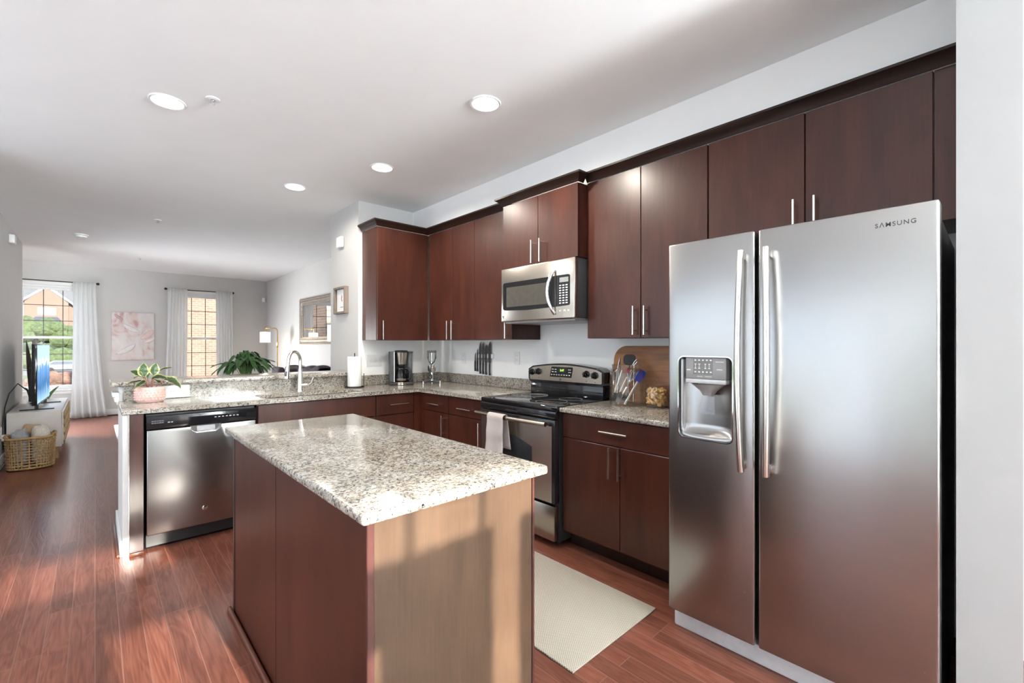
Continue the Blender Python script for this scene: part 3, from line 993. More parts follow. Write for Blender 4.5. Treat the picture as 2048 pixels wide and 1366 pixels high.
# sink bowl
t = thing('sink', 'undermount stainless sink set in the peninsula counter', 'sink', ((SX0 + SX1) / 2, (SY0 + SY1) / 2, 0.70))
def bowl(x0, x1):
    m = MB()
    y0, y1, zb, zt = SY0 - 0.006, SY1 + 0.006, 0.70, 0.8835
    cx, cy = (x0 + x1) / 2, (y0 + y1) / 2
    prev = None
    for (w, h, z) in ((x1 - x0, y1 - y0, zt), (x1 - x0 - 0.01, y1 - y0 - 0.01, zb + 0.03), (x1 - x0 - 0.06, y1 - y0 - 0.06, zb)):
        ring = [m.bm.verts.new((cx + px, cy + py, z)) for px, py in rrect(w, h, 0.05)]
        if prev:
            n = len(ring)
            for i in range(n):
                m.bm.faces.new((prev[i], prev[(i + 1) % n], ring[(i + 1) % n], ring[i]))
        prev = ring
    m.bm.faces.new(prev)
    return m
for x0, x1 in ((SX0 - 0.006, 1.345), (1.375, SX1 + 0.006)):
    bo = solid(bowl(x0, x1), 'bowl', M_STEEL, t, 0.002)
    obj('drain', MB().lathe([(0, 0.003), (0.03, 0.003), (0.04, 0.001), (0.04, 0.0)], ((x0 + x1) / 2, 3.87, 0.702), 20), M_CHROME, bo)

# faucet
fx, fy = 1.312, 4.125
t = thing('faucet', 'brushed nickel gooseneck kitchen faucet rising behind the sink', 'faucet', (fx, fy, CT1))
obj('body', MB().lathe([(0, 0), (0.030, 0), (0.030, 0.006), (0.026, 0.012), (0.0255, 0.09), (0.019, 0.14), (0.0155, 0.18), (0.0155, 0.20)], (fx, fy, CT1), 24), M_NICKEL, t)
hx, hy = 1.165, 4.00
path = [(fx, fy, CT1 + 0.19), (fx, fy, CT1 + 0.24)]
for k in range(0, 13):
    a = PI * k / 12
    q = (1 - math.cos(a)) / 2
    path.append((fx + (hx - fx) * q * 0.88, fy + (hy - fy) * q * 0.88, CT1 + 0.26 + 0.085 * math.sin(a)))
path.append((fx + (hx - fx) * 0.93, fy + (hy - fy) * 0.93, CT1 + 0.215))
obj('spout', MB().tube(path, 0.0135, 14), M_NICKEL, t)
e0, e1 = Vector(path[-1]), Vector((hx, hy, CT1 + 0.12))
sh = obj('spray_head', MB().tube([e0, e0.lerp(e1, 0.3), e0.lerp(e1, 0.8), e1], [0.0145, 0.016, 0.021, 0.024], 16), M_NICKEL, t)
obj('spray_button', MB().box(hx - 0.004 - 0.018, hx + 0.012 - 0.018, hy - 0.022, hy - 0.014, CT1 + 0.145, CT1 + 0.185, 0.003), M_DGREY, sh)
obj('lever', MB().tube([(fx, fy - 0.01, CT1 + 0.05), (fx + 0.05, fy - 0.035, CT1 + 0.052)], 0.016, 14).tube([(fx + 0.05, fy - 0.035, CT1 + 0.05), (fx + 0.075, fy - 0.045, CT1 + 0.068), (fx + 0.095, fy - 0.052, CT1 + 0.12)], [0.009, 0.008, 0.0055], 10), M_NICKEL, t)

# ------------------------------------------------------------------ wall cabinets
UZ0, UZ1 = 1.362, 2.436
UD = 0.321          # body depth -> face at 2.84-.321-.019 = 2.50
def wall_cab(label, y1, y0, z0, z1, doors, dep=UD, filler=None):
    t = thing('wall_cabinet', label, 'cabinet', (2.68, (y0 + y1) / 2, z0))
    obj('body', MB(R).box(ys(y1), ys(y0), 0.003, dep, z0, z1), M_CHERRY, t)
    for a, b, hy_, hz, hl in doors:
        dd = slab(R, ys(a), ys(b), z0 + 0.001, z1 - 0.001, dep, t, 'door')
        if hy_:
            bar_handle(R, ys(hy_), hz, hl, dd, dep + 0.019)
    if filler:
        obj('filler_strip', MB(R).box(ys(filler[0]), ys(filler[1]), 0.003, dep + 0.012, z0 - 0.008, z1), M_CHERRY, t)
    return t
wall_cab('dark cherry wall cabinet with two tall doors, beside the corner cabinet', 3.93, 3.19, UZ0, UZ1, [(3.93, 3.535 + G, 3.578, 1.457, 0.18), (3.535 - G, 3.192, 3.502, 1.457, 0.18)])
wall_cab('single-door dark cherry wall cabinet tucked beside the microwave', 3.187, 2.692, UZ0, UZ1, [(3.187, 2.694, 2.745, 1.46, 0.18)])
wall_cab('short dark cherry cabinet over the microwave with two doors, standing further forward', 2.688, 1.926, 1.92, UZ1 - 0.012, [(2.688, 2.302 + G, 2.345, 2.01, 0.17), (2.302 - G, 1.928, 2.262, 2.01, 0.17)], dep=0.421)
wall_cab('dark cherry wall cabinet with two tall doors above the utensil jar', 1.922, 1.088, UZ0, UZ1, [(1.922, 1.508 + G, 1.545, 1.472, 0.18), (1.508 - G, 1.092, 1.468, 1.47, 0.18)])
wall_cab('dark cherry cabinet over the refrigerator with two short wide doors', 1.084, 0.17, 1.83, UZ1, [(1.084, 0.622 + G, 0.664, 1.93, 0.18), (0.622 - G, 0.172, 0.578, 1.93, 0.18)], filler=(0.168, 0.092))
# corner cabinet on the wall behind the peninsula
CB = BW(0, YB)
t = thing('wall_cabinet', 'single-door dark cherry wall cabinet hung above the coffee maker, its side panel showing', 'cabinet', (2.22, 4.1, UZ0))
obj('body', MB(CB).box(1.944, 2.495, 0.003, 0.306, UZ0, UZ1, 0.001, 1), M_CHERRY, t)
dd = slab(CB, 1.948, 2.497, UZ0 + 0.001, UZ1 - 0.001, 0.306, t, 'door')
bar_handle(CB, 1.992, 1.457, 0.18, dd, 0.325)

# crown mouldings: an angled profile mitred round the corners
def crown(path, zb, hgt=0.058, out=0.05, name='trim_1'):
    """path: (x, y, outx, outy) corner points of the door line with the diagonal out direction"""
    prof = [(0.004, 0.0), (0.008, 0.0), (0.012, 0.006), (out * 0.55, hgt * 0.55), (out, hgt - 0.012), (out, hgt), (0.004, hgt)]
    m = MB()
    rings = [[m.bm.verts.new((x + ox * p, y + oy * p, zb + h)) for p, h in prof] for x, y, ox, oy in path]
    n = len(prof)
    for r0, r1 in zip(rings, rings[1:]):
        for k in range(n):
            m.bm.faces.new((r0[k], r0[(k + 1) % n], r1[(k + 1) % n], r1[k]))
    m.bm.faces.new(rings[0]); m.bm.faces.new(rings[-1])
    return struct(name, m, M_CROWN)
fxu = BX - UD - 0.019
crown([(1.944, YB - 0.004, -1, 0), (1.944, YB - 0.325, -1, -1), (fxu, YB - 0.325, -1, -1), (fxu, 2.692, -1, 0)], UZ1 + 0.001, name='trim_1')
crown([(fxu, 1.921, -1, 0), (fxu, 0.088, -1, 0)], UZ1 + 0.001, name='trim_2')
fxm = BX - 0.421 - 0.019
crown([(fxu - 0.052, 2.690, 0, 1), (fxm, 2.690, -1, 1), (fxm, 1.924, -1, -1), (fxu - 0.052, 1.924, 0, -1)], UZ1 - 0.011, name='trim_3')

# ------------------------------------------------------------------ microwave
MX = 2.372
t = thing('microwave', 'over-the-range stainless microwave with curved vertical handle above the stove', 'microwave', (2.6, 2.31, 1.497))
my0, my1, mz0, mz1 = 1.931, 2.684, 1.497, 1.917
obj('case', MB().box(MX + 0.04, XW - 0.004, my0 + 0.004, my1 - 0.004, mz0 + 0.01, mz1 - 0.002, 0.003), M_DGREY, t)
obj('underside_vent', MB().box(MX + 0.03, XW - 0.05, my0 + 0.02, my1 - 0.02, mz0 - 0.012, mz0 + 0.009, 0.004), M_GREY, t)
fr = obj('front', MB().box(MX, MX + 0.039, my0, my1, mz0, mz1, 0.010, 3), M_STEEL2, t)
MR = RW(0, MX)
dr = obj('door_window', MB(MR).poly([(-2.655 + 0.0, 0.0015, 1.60), (-2.655, 0.0015, 1.79), (-2.645, 0.0015, 1.803), (-2.11, 0.0015, 1.803), (-2.11, 0.0015, 1.585), (-2.40, 0.0015, 1.578), (-2.64, 0.0015, 1.588)], (0, -0.006, 0)), M_BLACK, t)
obj('screen', MB(MR).box(-2.615, -2.165, 0.0012, 0.0024, 1.612, 1.765), M_MWGLASS, dr)
cp = obj('control_panel', MB(MR).poly([(-2.103, 0.0015, 1.585), (-2.103, 0.0015, 1.803), (-1.985, 0.0015, 1.803), (-1.972, 0.0015, 1.795), (-1.972, 0.0015, 1.60), (-1.98, 0.0015, 1.59)], (0, -0.006, 0)), M_BLACK, t)
obj('display', MB(MR).box(-2.065, -1.985, 0.0012, 0.0026, 1.752, 1.785), M_GREY, cp)
kb = MB(MR)
for i in range(3):
    for j in range(8):
        kb.box(-2.068 + i * 0.029, -2.050 + i * 0.029, 0.0012, 0.0024, 1.604 + j * 0.0175, 1.612 + j * 0.0175)
obj('keypad', kb, M_WINK, cp)
for i in range(3):
    obj('push_button', MB(MR).box(-2.068 + i * 0.036, -2.048 + i * 0.036, -0.0008, 0.0015, 1.548, 1.562, 0.001, 1), M_LGREY, fr)
pth = []
for k in range(15):
    a = k / 14
    bow = math.sin(PI * a)
    pth.append((-2.108 - 0.03 * bow, 0.004 + 0.045 * bow ** 0.7, 1.845 - 0.31 * a))
obj('handle', MB(MR).tube(pth, 0.0125, 12, flat=0.8), M_CHROME, t)
lg = obj('logo_badge', MB(MR).lathe([(0, 0), (0.013, 0), (0.013, 0.002), (0.010, 0.003), (0, 0.003)], (-2.652, -0.0005, 1.535), 24, (0, 1, 0)), M_CHROME, fr)
text('logo_lettering', 'GE', 0.011, M_INK, fr, (MX - 0.0030, 2.652, 1.535), 'x', 0.0004)

# ------------------------------------------------------------------ range
RX = 2.165
ry0, ry1 = 1.922, 2.690
t = thing('range', 'stainless and black electric range with glass cooktop and a towel on its bar', 'stove', (2.5, 2.306, 0))
obj('body', MB().box(RX + 0.045, XW - 0.03, ry0, ry1, 0.035, 0.885), M_BLACKM, t)
for y in (ry0 + 0.05, ry1 - 0.05):
    for x in (RX + 0.09, XW - 0.1):
        obj('leveling_foot', MB().lathe([(0, 0), (0.014, 0), (0.014, 0.034), (0, 0.034)], (x, y, 0.0), 10), M_BLACKM, t)
obj('cooktop', MB().box(RX + 0.012, 2.70, ry0 - 0.004, ry1 + 0.004, 0.886, 0.918, 0.006, 3), M_BGLASS, t)
for x, y, r in ((2.36, 2.13, 0.11), (2.36, 2.50, 0.085), (2.57, 2.13, 0.085), (2.57, 2.50, 0.105)):
    bn = MB().lathe([(r, 0), (r + 0.002, 0.0), (r + 0.002, 0.0006), (r, 0.0006)], (x, y, 0.9182), 40, close=True)
    obj('burner_ring', bn, M_GREY, t)
obj('front_rail', MB().box(RX + 0.006, RX + 0.044, ry0 + 0.002, ry1 - 0.002, 0.835, 0.884, 0.004), M_BLACK, t)
od = obj('oven_door', MB().box(RX, RX + 0.043, ry0 + 0.004, ry1 - 0.004, 0.288, 0.830, 0.006, 2), M_BLACK, t)
RR = RW(0, RX)
obj('door_skin', MB(RR).box(-(ry1 - 0.018), -(ry0 + 0.03), 0.0005, 0.004, 0.292, 0.79, 0.002, 1), M_STEEL2, od)
wd = [(-2.55, 0.0045, 0.40), (-2.55, 0.0045, 0.63)]
for k in range(9):
    q = k / 8
    wd.append((-2.55 + 0.42 * q, 0.0045, 0.63 + 0.05 * math.sin(PI * q)))
wd.append((-2.13, 0.0045, 0.40))
obj('door_window', MB(RR).poly(wd, (0, 0.002, 0)), M_SMOKE, od)
hb = [(-(ry1 - 0.012) + (ry1 - ry0 - 0.05) * k / 12, 0.052 + 0.012 * math.sin(PI * k / 12), 0.807) for k in range(13)]
hd = obj('handle', MB(RR).tube(hb, 0.0155, 14).box(-2.675, -2.645, 0.0, 0.05, 0.797, 0.817, 0.003).box(-1.99, -1.96, 0.0, 0.05, 0.797, 0.817, 0.003), M_STEEL2, od)
obj('storage_drawer', MB().box(RX + 0.002, RX + 0.043, ry0 + 0.01, ry1 - 0.01, 0.045, 0.272, 0.006, 2), M_STEEL2, t)
# backguard
bg = MB()
zb, zt = 0.93, 1.148
n = 16
outl = []
for k in range(n + 1):
    q = k / n
    outl.append((-(ry1 + 0.002) + (ry1 - ry0 + 0.004) * q, zt - 0.012 + 0.034 * math.sin(PI * q) - (0.02 if k in (0, n) else 0)))
outl += [(-(ry0 - 0.002), 1.035), (-(ry0 + 0.02), 1.01), (-(ry1 - 0.02), 1.01), (-(ry1 + 0.002), 1.035)]
GR = RW(0, 2.715)
obj('backguard_riser', MB().box(2.702, XW - 0.03, ry0 + 0.015, ry1 - 0.015, 0.90, 1.012, 0.004), M_BLACK, t)
bgo = obj('backguard', MB(GR).poly([(s, 0.022, z) for s, z in outl], (0, -0.10, 0)), M_BLACK, t)
inn = []
for k in range(n + 1):
    q = k / n
    inn.append((-(ry1 - 0.018) + (ry1 - ry0 - 0.036) * q, zt - 0.022 + 0.032 * math.sin(PI * q) - (0.012 if k in (0, n) else 0)))
inn += [(-(ry0 + 0.018), 1.035), (-(ry0 + 0.024), 1.03), (-(ry1 - 0.024), 1.03), (-(ry1 - 0.018), 1.035)]
cpn = obj('control_panel', MB(GR).poly([(s, 0.0225, z) for s, z in inn], (0, 0.003, 0)), M_STEEL2, bgo)
dsp = obj('display', MB(GR).poly([(-2.445, 0.026, 1.062), (-2.425, 0.026, 1.143), (-2.215, 0.026, 1.143), (-2.21, 0.026, 1.135), (-2.225, 0.026, 1.062)], (0, 0.003, 0)), M_BLACK, bgo)
text('clock_digits', '3:47', 0.024, M_GREEN_LED, bgo, (2.715 - 0.0293, 2.315, 1.116), 'x', 0.0003)
kk = MB(GR)
for i in range(8):
    kk.box(-2.43 + i * 0.026, -2.416 + i * 0.026, 0.0288, 0.0296, 1.077, 1.083)
for i in range(2):
    for j in range(2):
        kk.box(-2.42 + i * 0.03, -2.402 + i * 0.03, 0.0288, 0.0296, 1.10 + j * 0.02, 1.106 + j * 0.02)
        kk.box(-2.25 + i * 0.016, -2.24 + i * 0.016, 0.0288, 0.0296, 1.10 + j * 0.02, 1.106 + j * 0.02)
obj('key_legend', kk, M_WINK, bgo)
for y, z in ((2.645, 1.092), (2.572, 1.098), (2.078, 1.098), (2.0, 1.092)):
    kn = obj('knob', MB(GR).lathe([(0, 0), (0.027, 0), (0.026, 0.006), (0.020, 0.010), (0.019, 0.026), (0.016, 0.030), (0, 0.030)], (-y, 0.0255, z), 24, (0, 1, 0)).box(-y - 0.006, -y + 0.006, 0.05, 0.064, z - 0.02, z + 0.02, 0.003), M_BLACK, bgo)
lgb = obj('logo_badge', MB(GR).lathe([(0, 0), (0.009, 0), (0.009, 0.002), (0, 0.002)], (-2.335, 0.0255, 1.044), 20, (0, 1, 0)), M_DGREY, bgo)
for y, z in ((2.50, 1.128), (2.50, 1.068), (2.645, 1.045), (2.572, 1.047), (2.078, 1.044), (2.0, 1.04)):
    obj('indicator_light', MB(GR).box(-y - 0.004, -y + 0.004, 0.0252, 0.0258, z - 0.003, z + 0.003), M_INK, bgo)
obj('warning_sticker', MB(GR).box(-1.985, -1.96, 0.0252, 0.0258, 1.135, 1.147), M_INK, bgo)

# dish towel over the oven handle
def towel():
    m = MB(RR)
    s0, s1 = -2.50, -2.325
    prof = []
    z_top = 0.826
    for k in range(14):
        prof.append((0.088 + 0.002 * math.sin(k), 0.53 + (z_top - 0.02 - 0.53) * k / 13))
    for k in range(1, 8):
        a = PI * k / 8
        prof.append((0.064 + 0.024 * math.cos(a), z_top - 0.018 + 0.0215 * math.sin(a)))
    for k in range(12):
        prof.append((0.040, z_top - 0.02 - 0.22 * k / 11))
    def fn(u, v):
        i = min(len(prof) - 1, int(round(v * (len(prof) - 1))))
        d, z = prof[i]
        low = max(0, (0.80 - z) / 0.28)
        fold = 0.007 * math.sin(u * 9 + 0.5) * low if d > 0.06 else 0
        wid = 1 + 0.10 * low if d > 0.06 else 0.9
        sc_ = (s0 + s1) / 2 + 0.012 * low - 0.02 * low * (1 if d > 0.06 else -1.6)
        return (sc_ + (u - 0.5) * (s1 - s0) * wid, d + fold + (0.006 if u > 0.7 and d > 0.06 else 0), z - (0.02 * u if d > 0.06 else 0) * low)
    m.grid(fn, 16, len(prof) - 1)
    return m
tag(solid(towel(), 'dish_towel', M_TOWEL, None, 0.004), 'pale mauve dish towel hanging over the oven handle', 'towel')

# ------------------------------------------------------------------ refrigerator
FX = 1.955
t = thing('refrigerator', 'tall stainless side-by-side refrigerator with ice and water dispenser in its narrow door', 'refrigerator', (2.4, 0.577, 0))
obj('cabinet', MB().box(FX + 0.085, XW - 0.02, 0.124, 1.030, 0.03, 1.752, 0.004), M_DGREY, t)
ld = obj('door', MB().box(FX, FX + 0.075, 0.662, 1.036, 0.095, 1.783, 0.010, 3), M_STEEL, t)
rd = obj('door', MB().box(FX, FX + 0.075, 0.118, 0.650, 0.095, 1.783, 0.010, 3), M_STEEL, t)
FR = RW(0, FX)
# dispenser recess
dc, dw_, dz0, dz1 = 0.866, 0.236, 0.902, 1.265
ring = [(-dc + px, (dz0 + dz1) / 2 + pz) for px, pz in rrect(dw_, dz1 - dz0, 0.024)]
cut(ld, MB(FR).poly([(s, 0.01, z) for s, z in ring], (0, -0.066, 0)))
rim = MB(FR)
ro = [(-dc + px, (dz0 + dz1) / 2 + pz) for px, pz in rrect(dw_ + 0.008, dz1 - dz0 + 0.008, 0.028)]
ri = [(-dc + px, (dz0 + dz1) / 2 + pz) for px, pz in rrect(dw_ - 0.002, dz1 - dz0 - 0.002, 0.023)]
A = [[rim.bm.verts.new(rim._t((s, d, z))) for s, z in r_] for r_, d in ((ro, 0.0), (ro, 0.003), (ri, 0.003), (ri, -0.003))]
nn = len(ro)
for a_, b_ in zip(A, A[1:]):
    for i in range(nn):
        rim.bm.faces.new((a_[i], a_[(i + 1) % nn], b_[(i + 1) % nn], b_[i]))
obj('dispenser_rim', rim, M_CHROME, ld)
# concave back of the alcove
def alcove(u, v):
    s = -dc + (u - 0.5) * (dw_ - 0.004)
    z = dz0 + 0.002 + (dz1 - dz0 - 0.004) * v
    k = 1 - (2 * u - 1) ** 2
    lower = max(0.0, 1 - v / 0.13)
    return (s, -0.018 - 0.036 * (k ** 0.5 if k > 0 else 0) + 0.045 * lower ** 1.6 * (k ** 0.5 if k > 0 else 0), z)
solid(MB(FR).grid(alcove, 24, 24), 'alcove', M_STEEL, ld, 0.001)
pn = obj('dispenser_panel', MB(FR).box(-0.953, -0.776, -0.045, -0.004, 1.168, 1.262, 0.003), M_GREY, ld)
obj('panel_lip', MB(FR).box(-0.953, -0.776, -0.045, -0.002, 1.148, 1.167, 0.003), M_LGREY, ld)
obj('display', MB(FR).box(-0.918, -0.832, -0.0045, -0.003, 1.188, 1.258), plain('grey_display', (0.19, 0.185, 0.18), 0.3), ld)
ic = MB(FR)
for i in range(5):
    for z in (1.196, 1.248):
        ic.box(-0.912 + i * 0.017, -0.904 + i * 0.017, -0.0032, -0.0024, z, z + 0.006)
for s in (-0.912, -0.895, -0.868, -0.851):
    ic.box(s, s + 0.009, -0.0032, -0.0024, 1.213, 1.216).box(s, s + 0.009, -0.0032, -0.0024, 1.232, 1.235).box(s + 0.0035, s + 0.0055, -0.0032, -0.0024, 1.216, 1.232)
ic.box(-0.948, -0.93, -0.0042, -0.0034, 1.205, 1.209).box(-0.90, -0.876, -0.0042, -0.0034, 1.178, 1.180).box(-0.866, -0.836, -0.0042, -0.0034, 1.178, 1.180).box(-0.82, -0.785, -0.0042, -0.0034, 1.243, 1.246).box(-0.815, -0.79, -0.0042, -0.0034, 1.21, 1.213)
obj('panel_icons', ic, M_WINK, ld)
obj('nozzle', MB(FR).lathe([(0.07, 0.0), (0.035, -0.03), (0.026, -0.045), (0.024, -0.05), (0, -0.05)], (-0.858, -0.022, 1.147), 28), M_GREY, ld)
pdl = [(-0.885, -0.028, 1.10), (-0.898, -0.014, 1.015), (-0.826, -0.014, 1.015), (-0.835, -0.028, 1.10)]
obj('paddle', MB(FR).poly(pdl, (0, 0.004, 0)), thin_glass('paddle_plastic', (0.86, 0.84, 0.84), 1.5), ld)
for door_, y_, sgn in ((ld, 0.702, 1), (rd, 0.610, -1)):
    p_ = []
    for k in range(25):
        a = k / 24
        bow = math.sin(PI * a)
        p_.append((-(y_ + sgn * 0.008 * bow), 0.034 + 0.018 * bow ** 0.7, 1.70 - 0.895 * a))
    h_ = obj('handle', MB(FR).tube(p_, 0.0165, 14, flat=0.75).box(-y_ - 0.008, -y_ + 0.008, 0.0005, 0.03, 1.665, 1.695, 0.003).box(-y_ - 0.008, -y_ + 0.008, 0.0005, 0.03, 0.81, 0.84, 0.003), M_NICKEL, door_)
text('lettering', 'S\u039BMSUNG', 0.0205, M_DGREY, rd, (FX - 0.0006, 0.2265, 1.7235), 'x', 0.0006, space=1.2)
kp = MB()
kp.box(FX + 0.05, FX + 0.084, 0.124, 1.032, 0.0, 0.078, 0.008, 2)
obj('toe_grille', kp, plain('pale_grey_enamel', (0.62, 0.63, 0.66), 0.4), t)
obj('door_gasket', MB().box(FX + 0.0755, FX + 0.0845, 0.13, 1.026, 0.10, 1.775), M_BLACKM, t)

# ------------------------------------------------------------------ island
ix0, ix1, iy0, iy1 = 0.497, 1.085, 1.062, 2.545
t = thing('kitchen_island', 'freestanding kitchen island with dark cherry sides and a walnut end panel', 'island', (0.79, 1.8, 0))
obj('body', MB().box(ix0 + 0.008, ix1, iy0 + 0.01, iy1 - 0.005, 0.0, 0.882), M_CHERRYX, t)
obj('side_panel', MB().box(ix0, ix0 + 0.0075, iy0 + 0.012, 1.838, 0.0, 0.882, 0.0015, 1), M_CHERRYX, t)
obj('side_panel', MB().box(ix0 + 0.002, ix0 + 0.0075, 1.846, iy1 - 0.03, 0.0, 0.882, 0.0015, 1), M_CHERRYX, t)
obj('seam_strip', MB().box(ix0 - 0.001, ix0 + 0.0075, 1.8385, 1.8455, 0.0, 0.882), M_STILE, t)
obj('corner_stile', MB().box(ix0 - 0.001, ix0 + 0.0075, iy1 - 0.029, iy1, 0.0, 0.882, 0.002, 1), M_CHERRY_D, t)
obj('corner_stile', MB().box(ix0 - 0.002, ix0 + 0.018, iy0, iy0 + 0.0115, 0.0, 0.882, 0.002, 1), M_STILE, t)
obj('end_panel', MB().box(ix0 + 0.019, ix1 - 0.005, iy0 + 0.004, iy0 + 0.0095, 0.0, 0.882), M_VENEER, t)
obj('corner_stile', MB().box(ix1 - 0.004, ix1 + 0.006, iy0, iy0 + 0.03, 0.0, 0.882, 0.001, 1), M_STILE, t)
IR = lambda s, d, z: (ix1 + d, s, z)
for a, b in ((iy0 + 0.034, 1.55), (1.553, 2.05), (2.053, iy1 - 0.01)):
    dr = obj('drawer', MB(IR).box(a, b, 0.001, 0.02, 0.724, 0.873, 0.0015, 1), M_STILE, t)
    bar_handle(IR, (a + b) / 2, 0.80, 0.185, dr, 0.02, False)
    dd = obj('door', MB(IR).box(a, b, 0.001, 0.02, 0.105, 0.716, 0.0015, 1), M_STILE, t)
    bar_handle(IR, b - 0.05, 0.61, 0.185, dd, 0.02, True)
obj('shoe_moulding', MB().box(ix0 - 0.02, ix0 - 0.0025, iy0 - 0.0, iy1 + 0.03, 0.0, 0.03, 0.007, 3), M_SHOE, t)
tag(obj('countertop', MB().box(0.466, 1.118, 1.022, 2.575, CT0, CT1, 0.009, 4), M_GRAN), 'glossy granite slab on top of the kitchen island', 'countertop')

tag(obj('runner_rug', MB().box(1.40, 2.045, 1.15, 2.75, 0.001, 0.010, 0.003, 2), M_RUG), 'cream woven runner rug on the floor between island and stove', 'rug')


# ------------------------------------------------------------------ recessed lights, detector, sprinklers
CANS = [(0.311, 3.299, 'recessed ceiling light over the passage floor, next to a fire sprinkler', 20),
        (1.689, 2.048, 'recessed ceiling light shining between island and wall cabinets', 28),
        (1.690, 3.355, 'recessed ceiling light shining near the corner wall cabinet', 24),
        (1.324, 4.305, 'recessed ceiling light shining above the breakfast bar', 8)]
hole = MB()
for x, y, lab, e in CANS:
    hole.lathe([(0, -0.02), (0.076, -0.02), (0.076, 0.075), (0, 0.075)], (x, y, CZ), 36)
cut(ceil, hole)
for x, y, lab, e in CANS:
    t = thing('recessed_light', lab, 'ceiling light', (x, y, CZ), 'recessed ceiling lights')
    obj('trim_ring', MB().lathe([(0.075, 0.0), (0.092, 0.0), (0.092, -0.003), (0.088, -0.006), (0.078, -0.005), (0.0745, 0.0), (0.0745, 0.002)], (x, y, CZ - 0.0005), 40), M_WHITE, t)
    obj('baffle', MB().lathe([(0.0745, 0.0), (0.062, 0.05), (0.0745, 0.06)], (x, y, CZ + 0.001), 40), M_WHITE, t)
    obj('lens', MB().lathe([(0, 0.038), (0.05, 0.040), (0.0635, 0.046), (0, 0.052)], (x, y, CZ), 36), M_LAMP_ON, t)
    light('can_beam', 'SPOT', (x, y, CZ - 0.012), e, (1.0, 0.93, 0.82), (0, 0, -1), spot_size=math.radians(168), spot_blend=0.5, shadow_soft_size=0.05)
t = thing('smoke_detector', 'white round smoke detector on the living-room ceiling', 'smoke detector', (-0.133, 8.05, CZ))
obj('base', MB().lathe([(0, 0), (0.075, 0), (0.075, -0.012), (0.065, -0.016), (0, -0.016)], (-0.133, 8.05, CZ - 0.0005), 32), M_WHITE, t)
obj('cover', MB().lathe([(0.06, -0.016), (0.058, -0.034), (0.045, -0.042), (0, -0.043)], (-0.133, 8.05, CZ - 0.001), 32), M_WHITE, t)
for x, y, lab in ((0.501, 3.085, 'small chrome fire sprinkler beside the recessed light over the passage floor'), (0.528, 6.512, 'small fire sprinkler in the middle of the ceiling past the bar'), (0.542, 9.574, 'small fire sprinkler on the ceiling near the window wall')):
    t = thing('fire_sprinkler', lab, 'sprinkler', (x, y, CZ), 'ceiling sprinklers')
    obj('escutcheon', MB().lathe([(0.014, 0), (0.036, 0), (0.034, -0.005), (0.016, -0.008), (0.014, -0.003)], (x, y, CZ - 0.0005), 24), M_WHITE, t)
    obj('head', MB().lathe([(0, 0), (0.009, 0), (0.009, -0.014), (0.005, -0.018), (0.005, -0.026), (0.015, -0.028), (0.015, -0.030), (0, -0.030)], (x, y, CZ - 0.0005), 16), M_CHROME, t)

# ------------------------------------------------------------------ wall plates and sensors
def outlet(label, y, z, name='wall_outlet'):
    t = thing(name, label, 'outlet', (XW, y, z))
    obj('plate', MB().box(XW - 0.007, XW - 0.0005, y - 0.036, y + 0.036, z - 0.058, z + 0.058, 0.002), M_WHITE, t)
    for dz in (-0.02, 0.02):
        rc = obj('receptacle', MB().box(XW - 0.0095, XW - 0.0072, y - 0.017, y + 0.017, z + dz - 0.015, z + dz + 0.015, 0.002), M_WHITE, t)
        obj('slots', MB().box(XW - 0.0099, XW - 0.0094, y - 0.008, y - 0.006, z + dz - 0.003, z + dz + 0.007).box(XW - 0.0099, XW - 0.0094, y + 0.006, y + 0.008, z + dz - 0.003, z + dz + 0.007), M_DGREY, rc)
outlet('white wall outlet between the corner juicer and the black knives', 3.80, 1.18)
outlet('white wall outlet between the black knives and the stove', 2.985, 1.195)
t = thing('light_switch', 'white triple light switch plate beside the coffee maker', 'light switch', (2.07, YB, 1.158))
obj('plate', MB().box(1.988, 2.152, YB - 0.007, YB - 0.0005, 1.10, 1.217, 0.002), M_WHITE, t)
for x in (2.022, 2.07, 2.118):
    obj('toggle', MB().box(x - 0.005, x + 0.005, YB - 0.018, YB - 0.0072, 1.152, 1.170, 0.002), M_WHITE, t)
t = thing('wall_outlet', 'white double outlet plate on the granite backsplash behind the pink pot', 'outlet', (0.455, 4.24, 0.968))
obj('plate', MB().box(0.372, 0.535, 4.222, 4.2405, 0.918, 1.012, 0.004), M_WHITE, t)
for x in (0.425, 0.485):
    rc = obj('receptacle', MB().box(x - 0.019, x + 0.019, 4.219, 4.2218, 0.948, 0.982, 0.002), M_WHITE, t)
    obj('slots', MB().box(x - 0.009, x - 0.007, 4.2184, 4.219, 0.96, 0.972).box(x + 0.006, x + 0.008, 4.2184, 4.219, 0.96, 0.972), M_DGREY, rc)
o = obj('wall_sensor', MB().box(XC - 0.04, XC - 0.0005, 4.615, 4.745, 2.335, 2.45, 0.014, 3), M_WHITE)
tag(o, 'small white box high on the side of the kitchen corner wall', 'wall sensor')
o = obj('wall_sensor', MB().box(XL + 0.0005, XL + 0.05, 7.95, 8.10, 2.53, 2.63, 0.006), M_WHITE)
tag(o, 'small white box high on the living-room side wall near the ceiling', 'wall sensor')
o = obj('motion_sensor', MB().box(2.74, 2.80, YF - 0.05, YF - 0.0005, 2.27, 2.37, 0.012), M_WHITE)
tag(o, 'small white motion sensor in the far room corner above the floor lamp', 'motion sensor')
t = thing('plugged_adapter', 'white plug adapter on the side-wall outlet above the wicker basket', 'plug', (XL, 7.35, 0.33))
obj('plate', MB().box(XL + 0.0005, XL + 0.007, 7.31, 7.385, 0.30, 0.42, 0.002), M_WHITE, t)
obj('adapter', MB().box(XL + 0.0072, XL + 0.05, 7.32, 7.375, 0.27, 0.335, 0.004), M_WHITE, t)

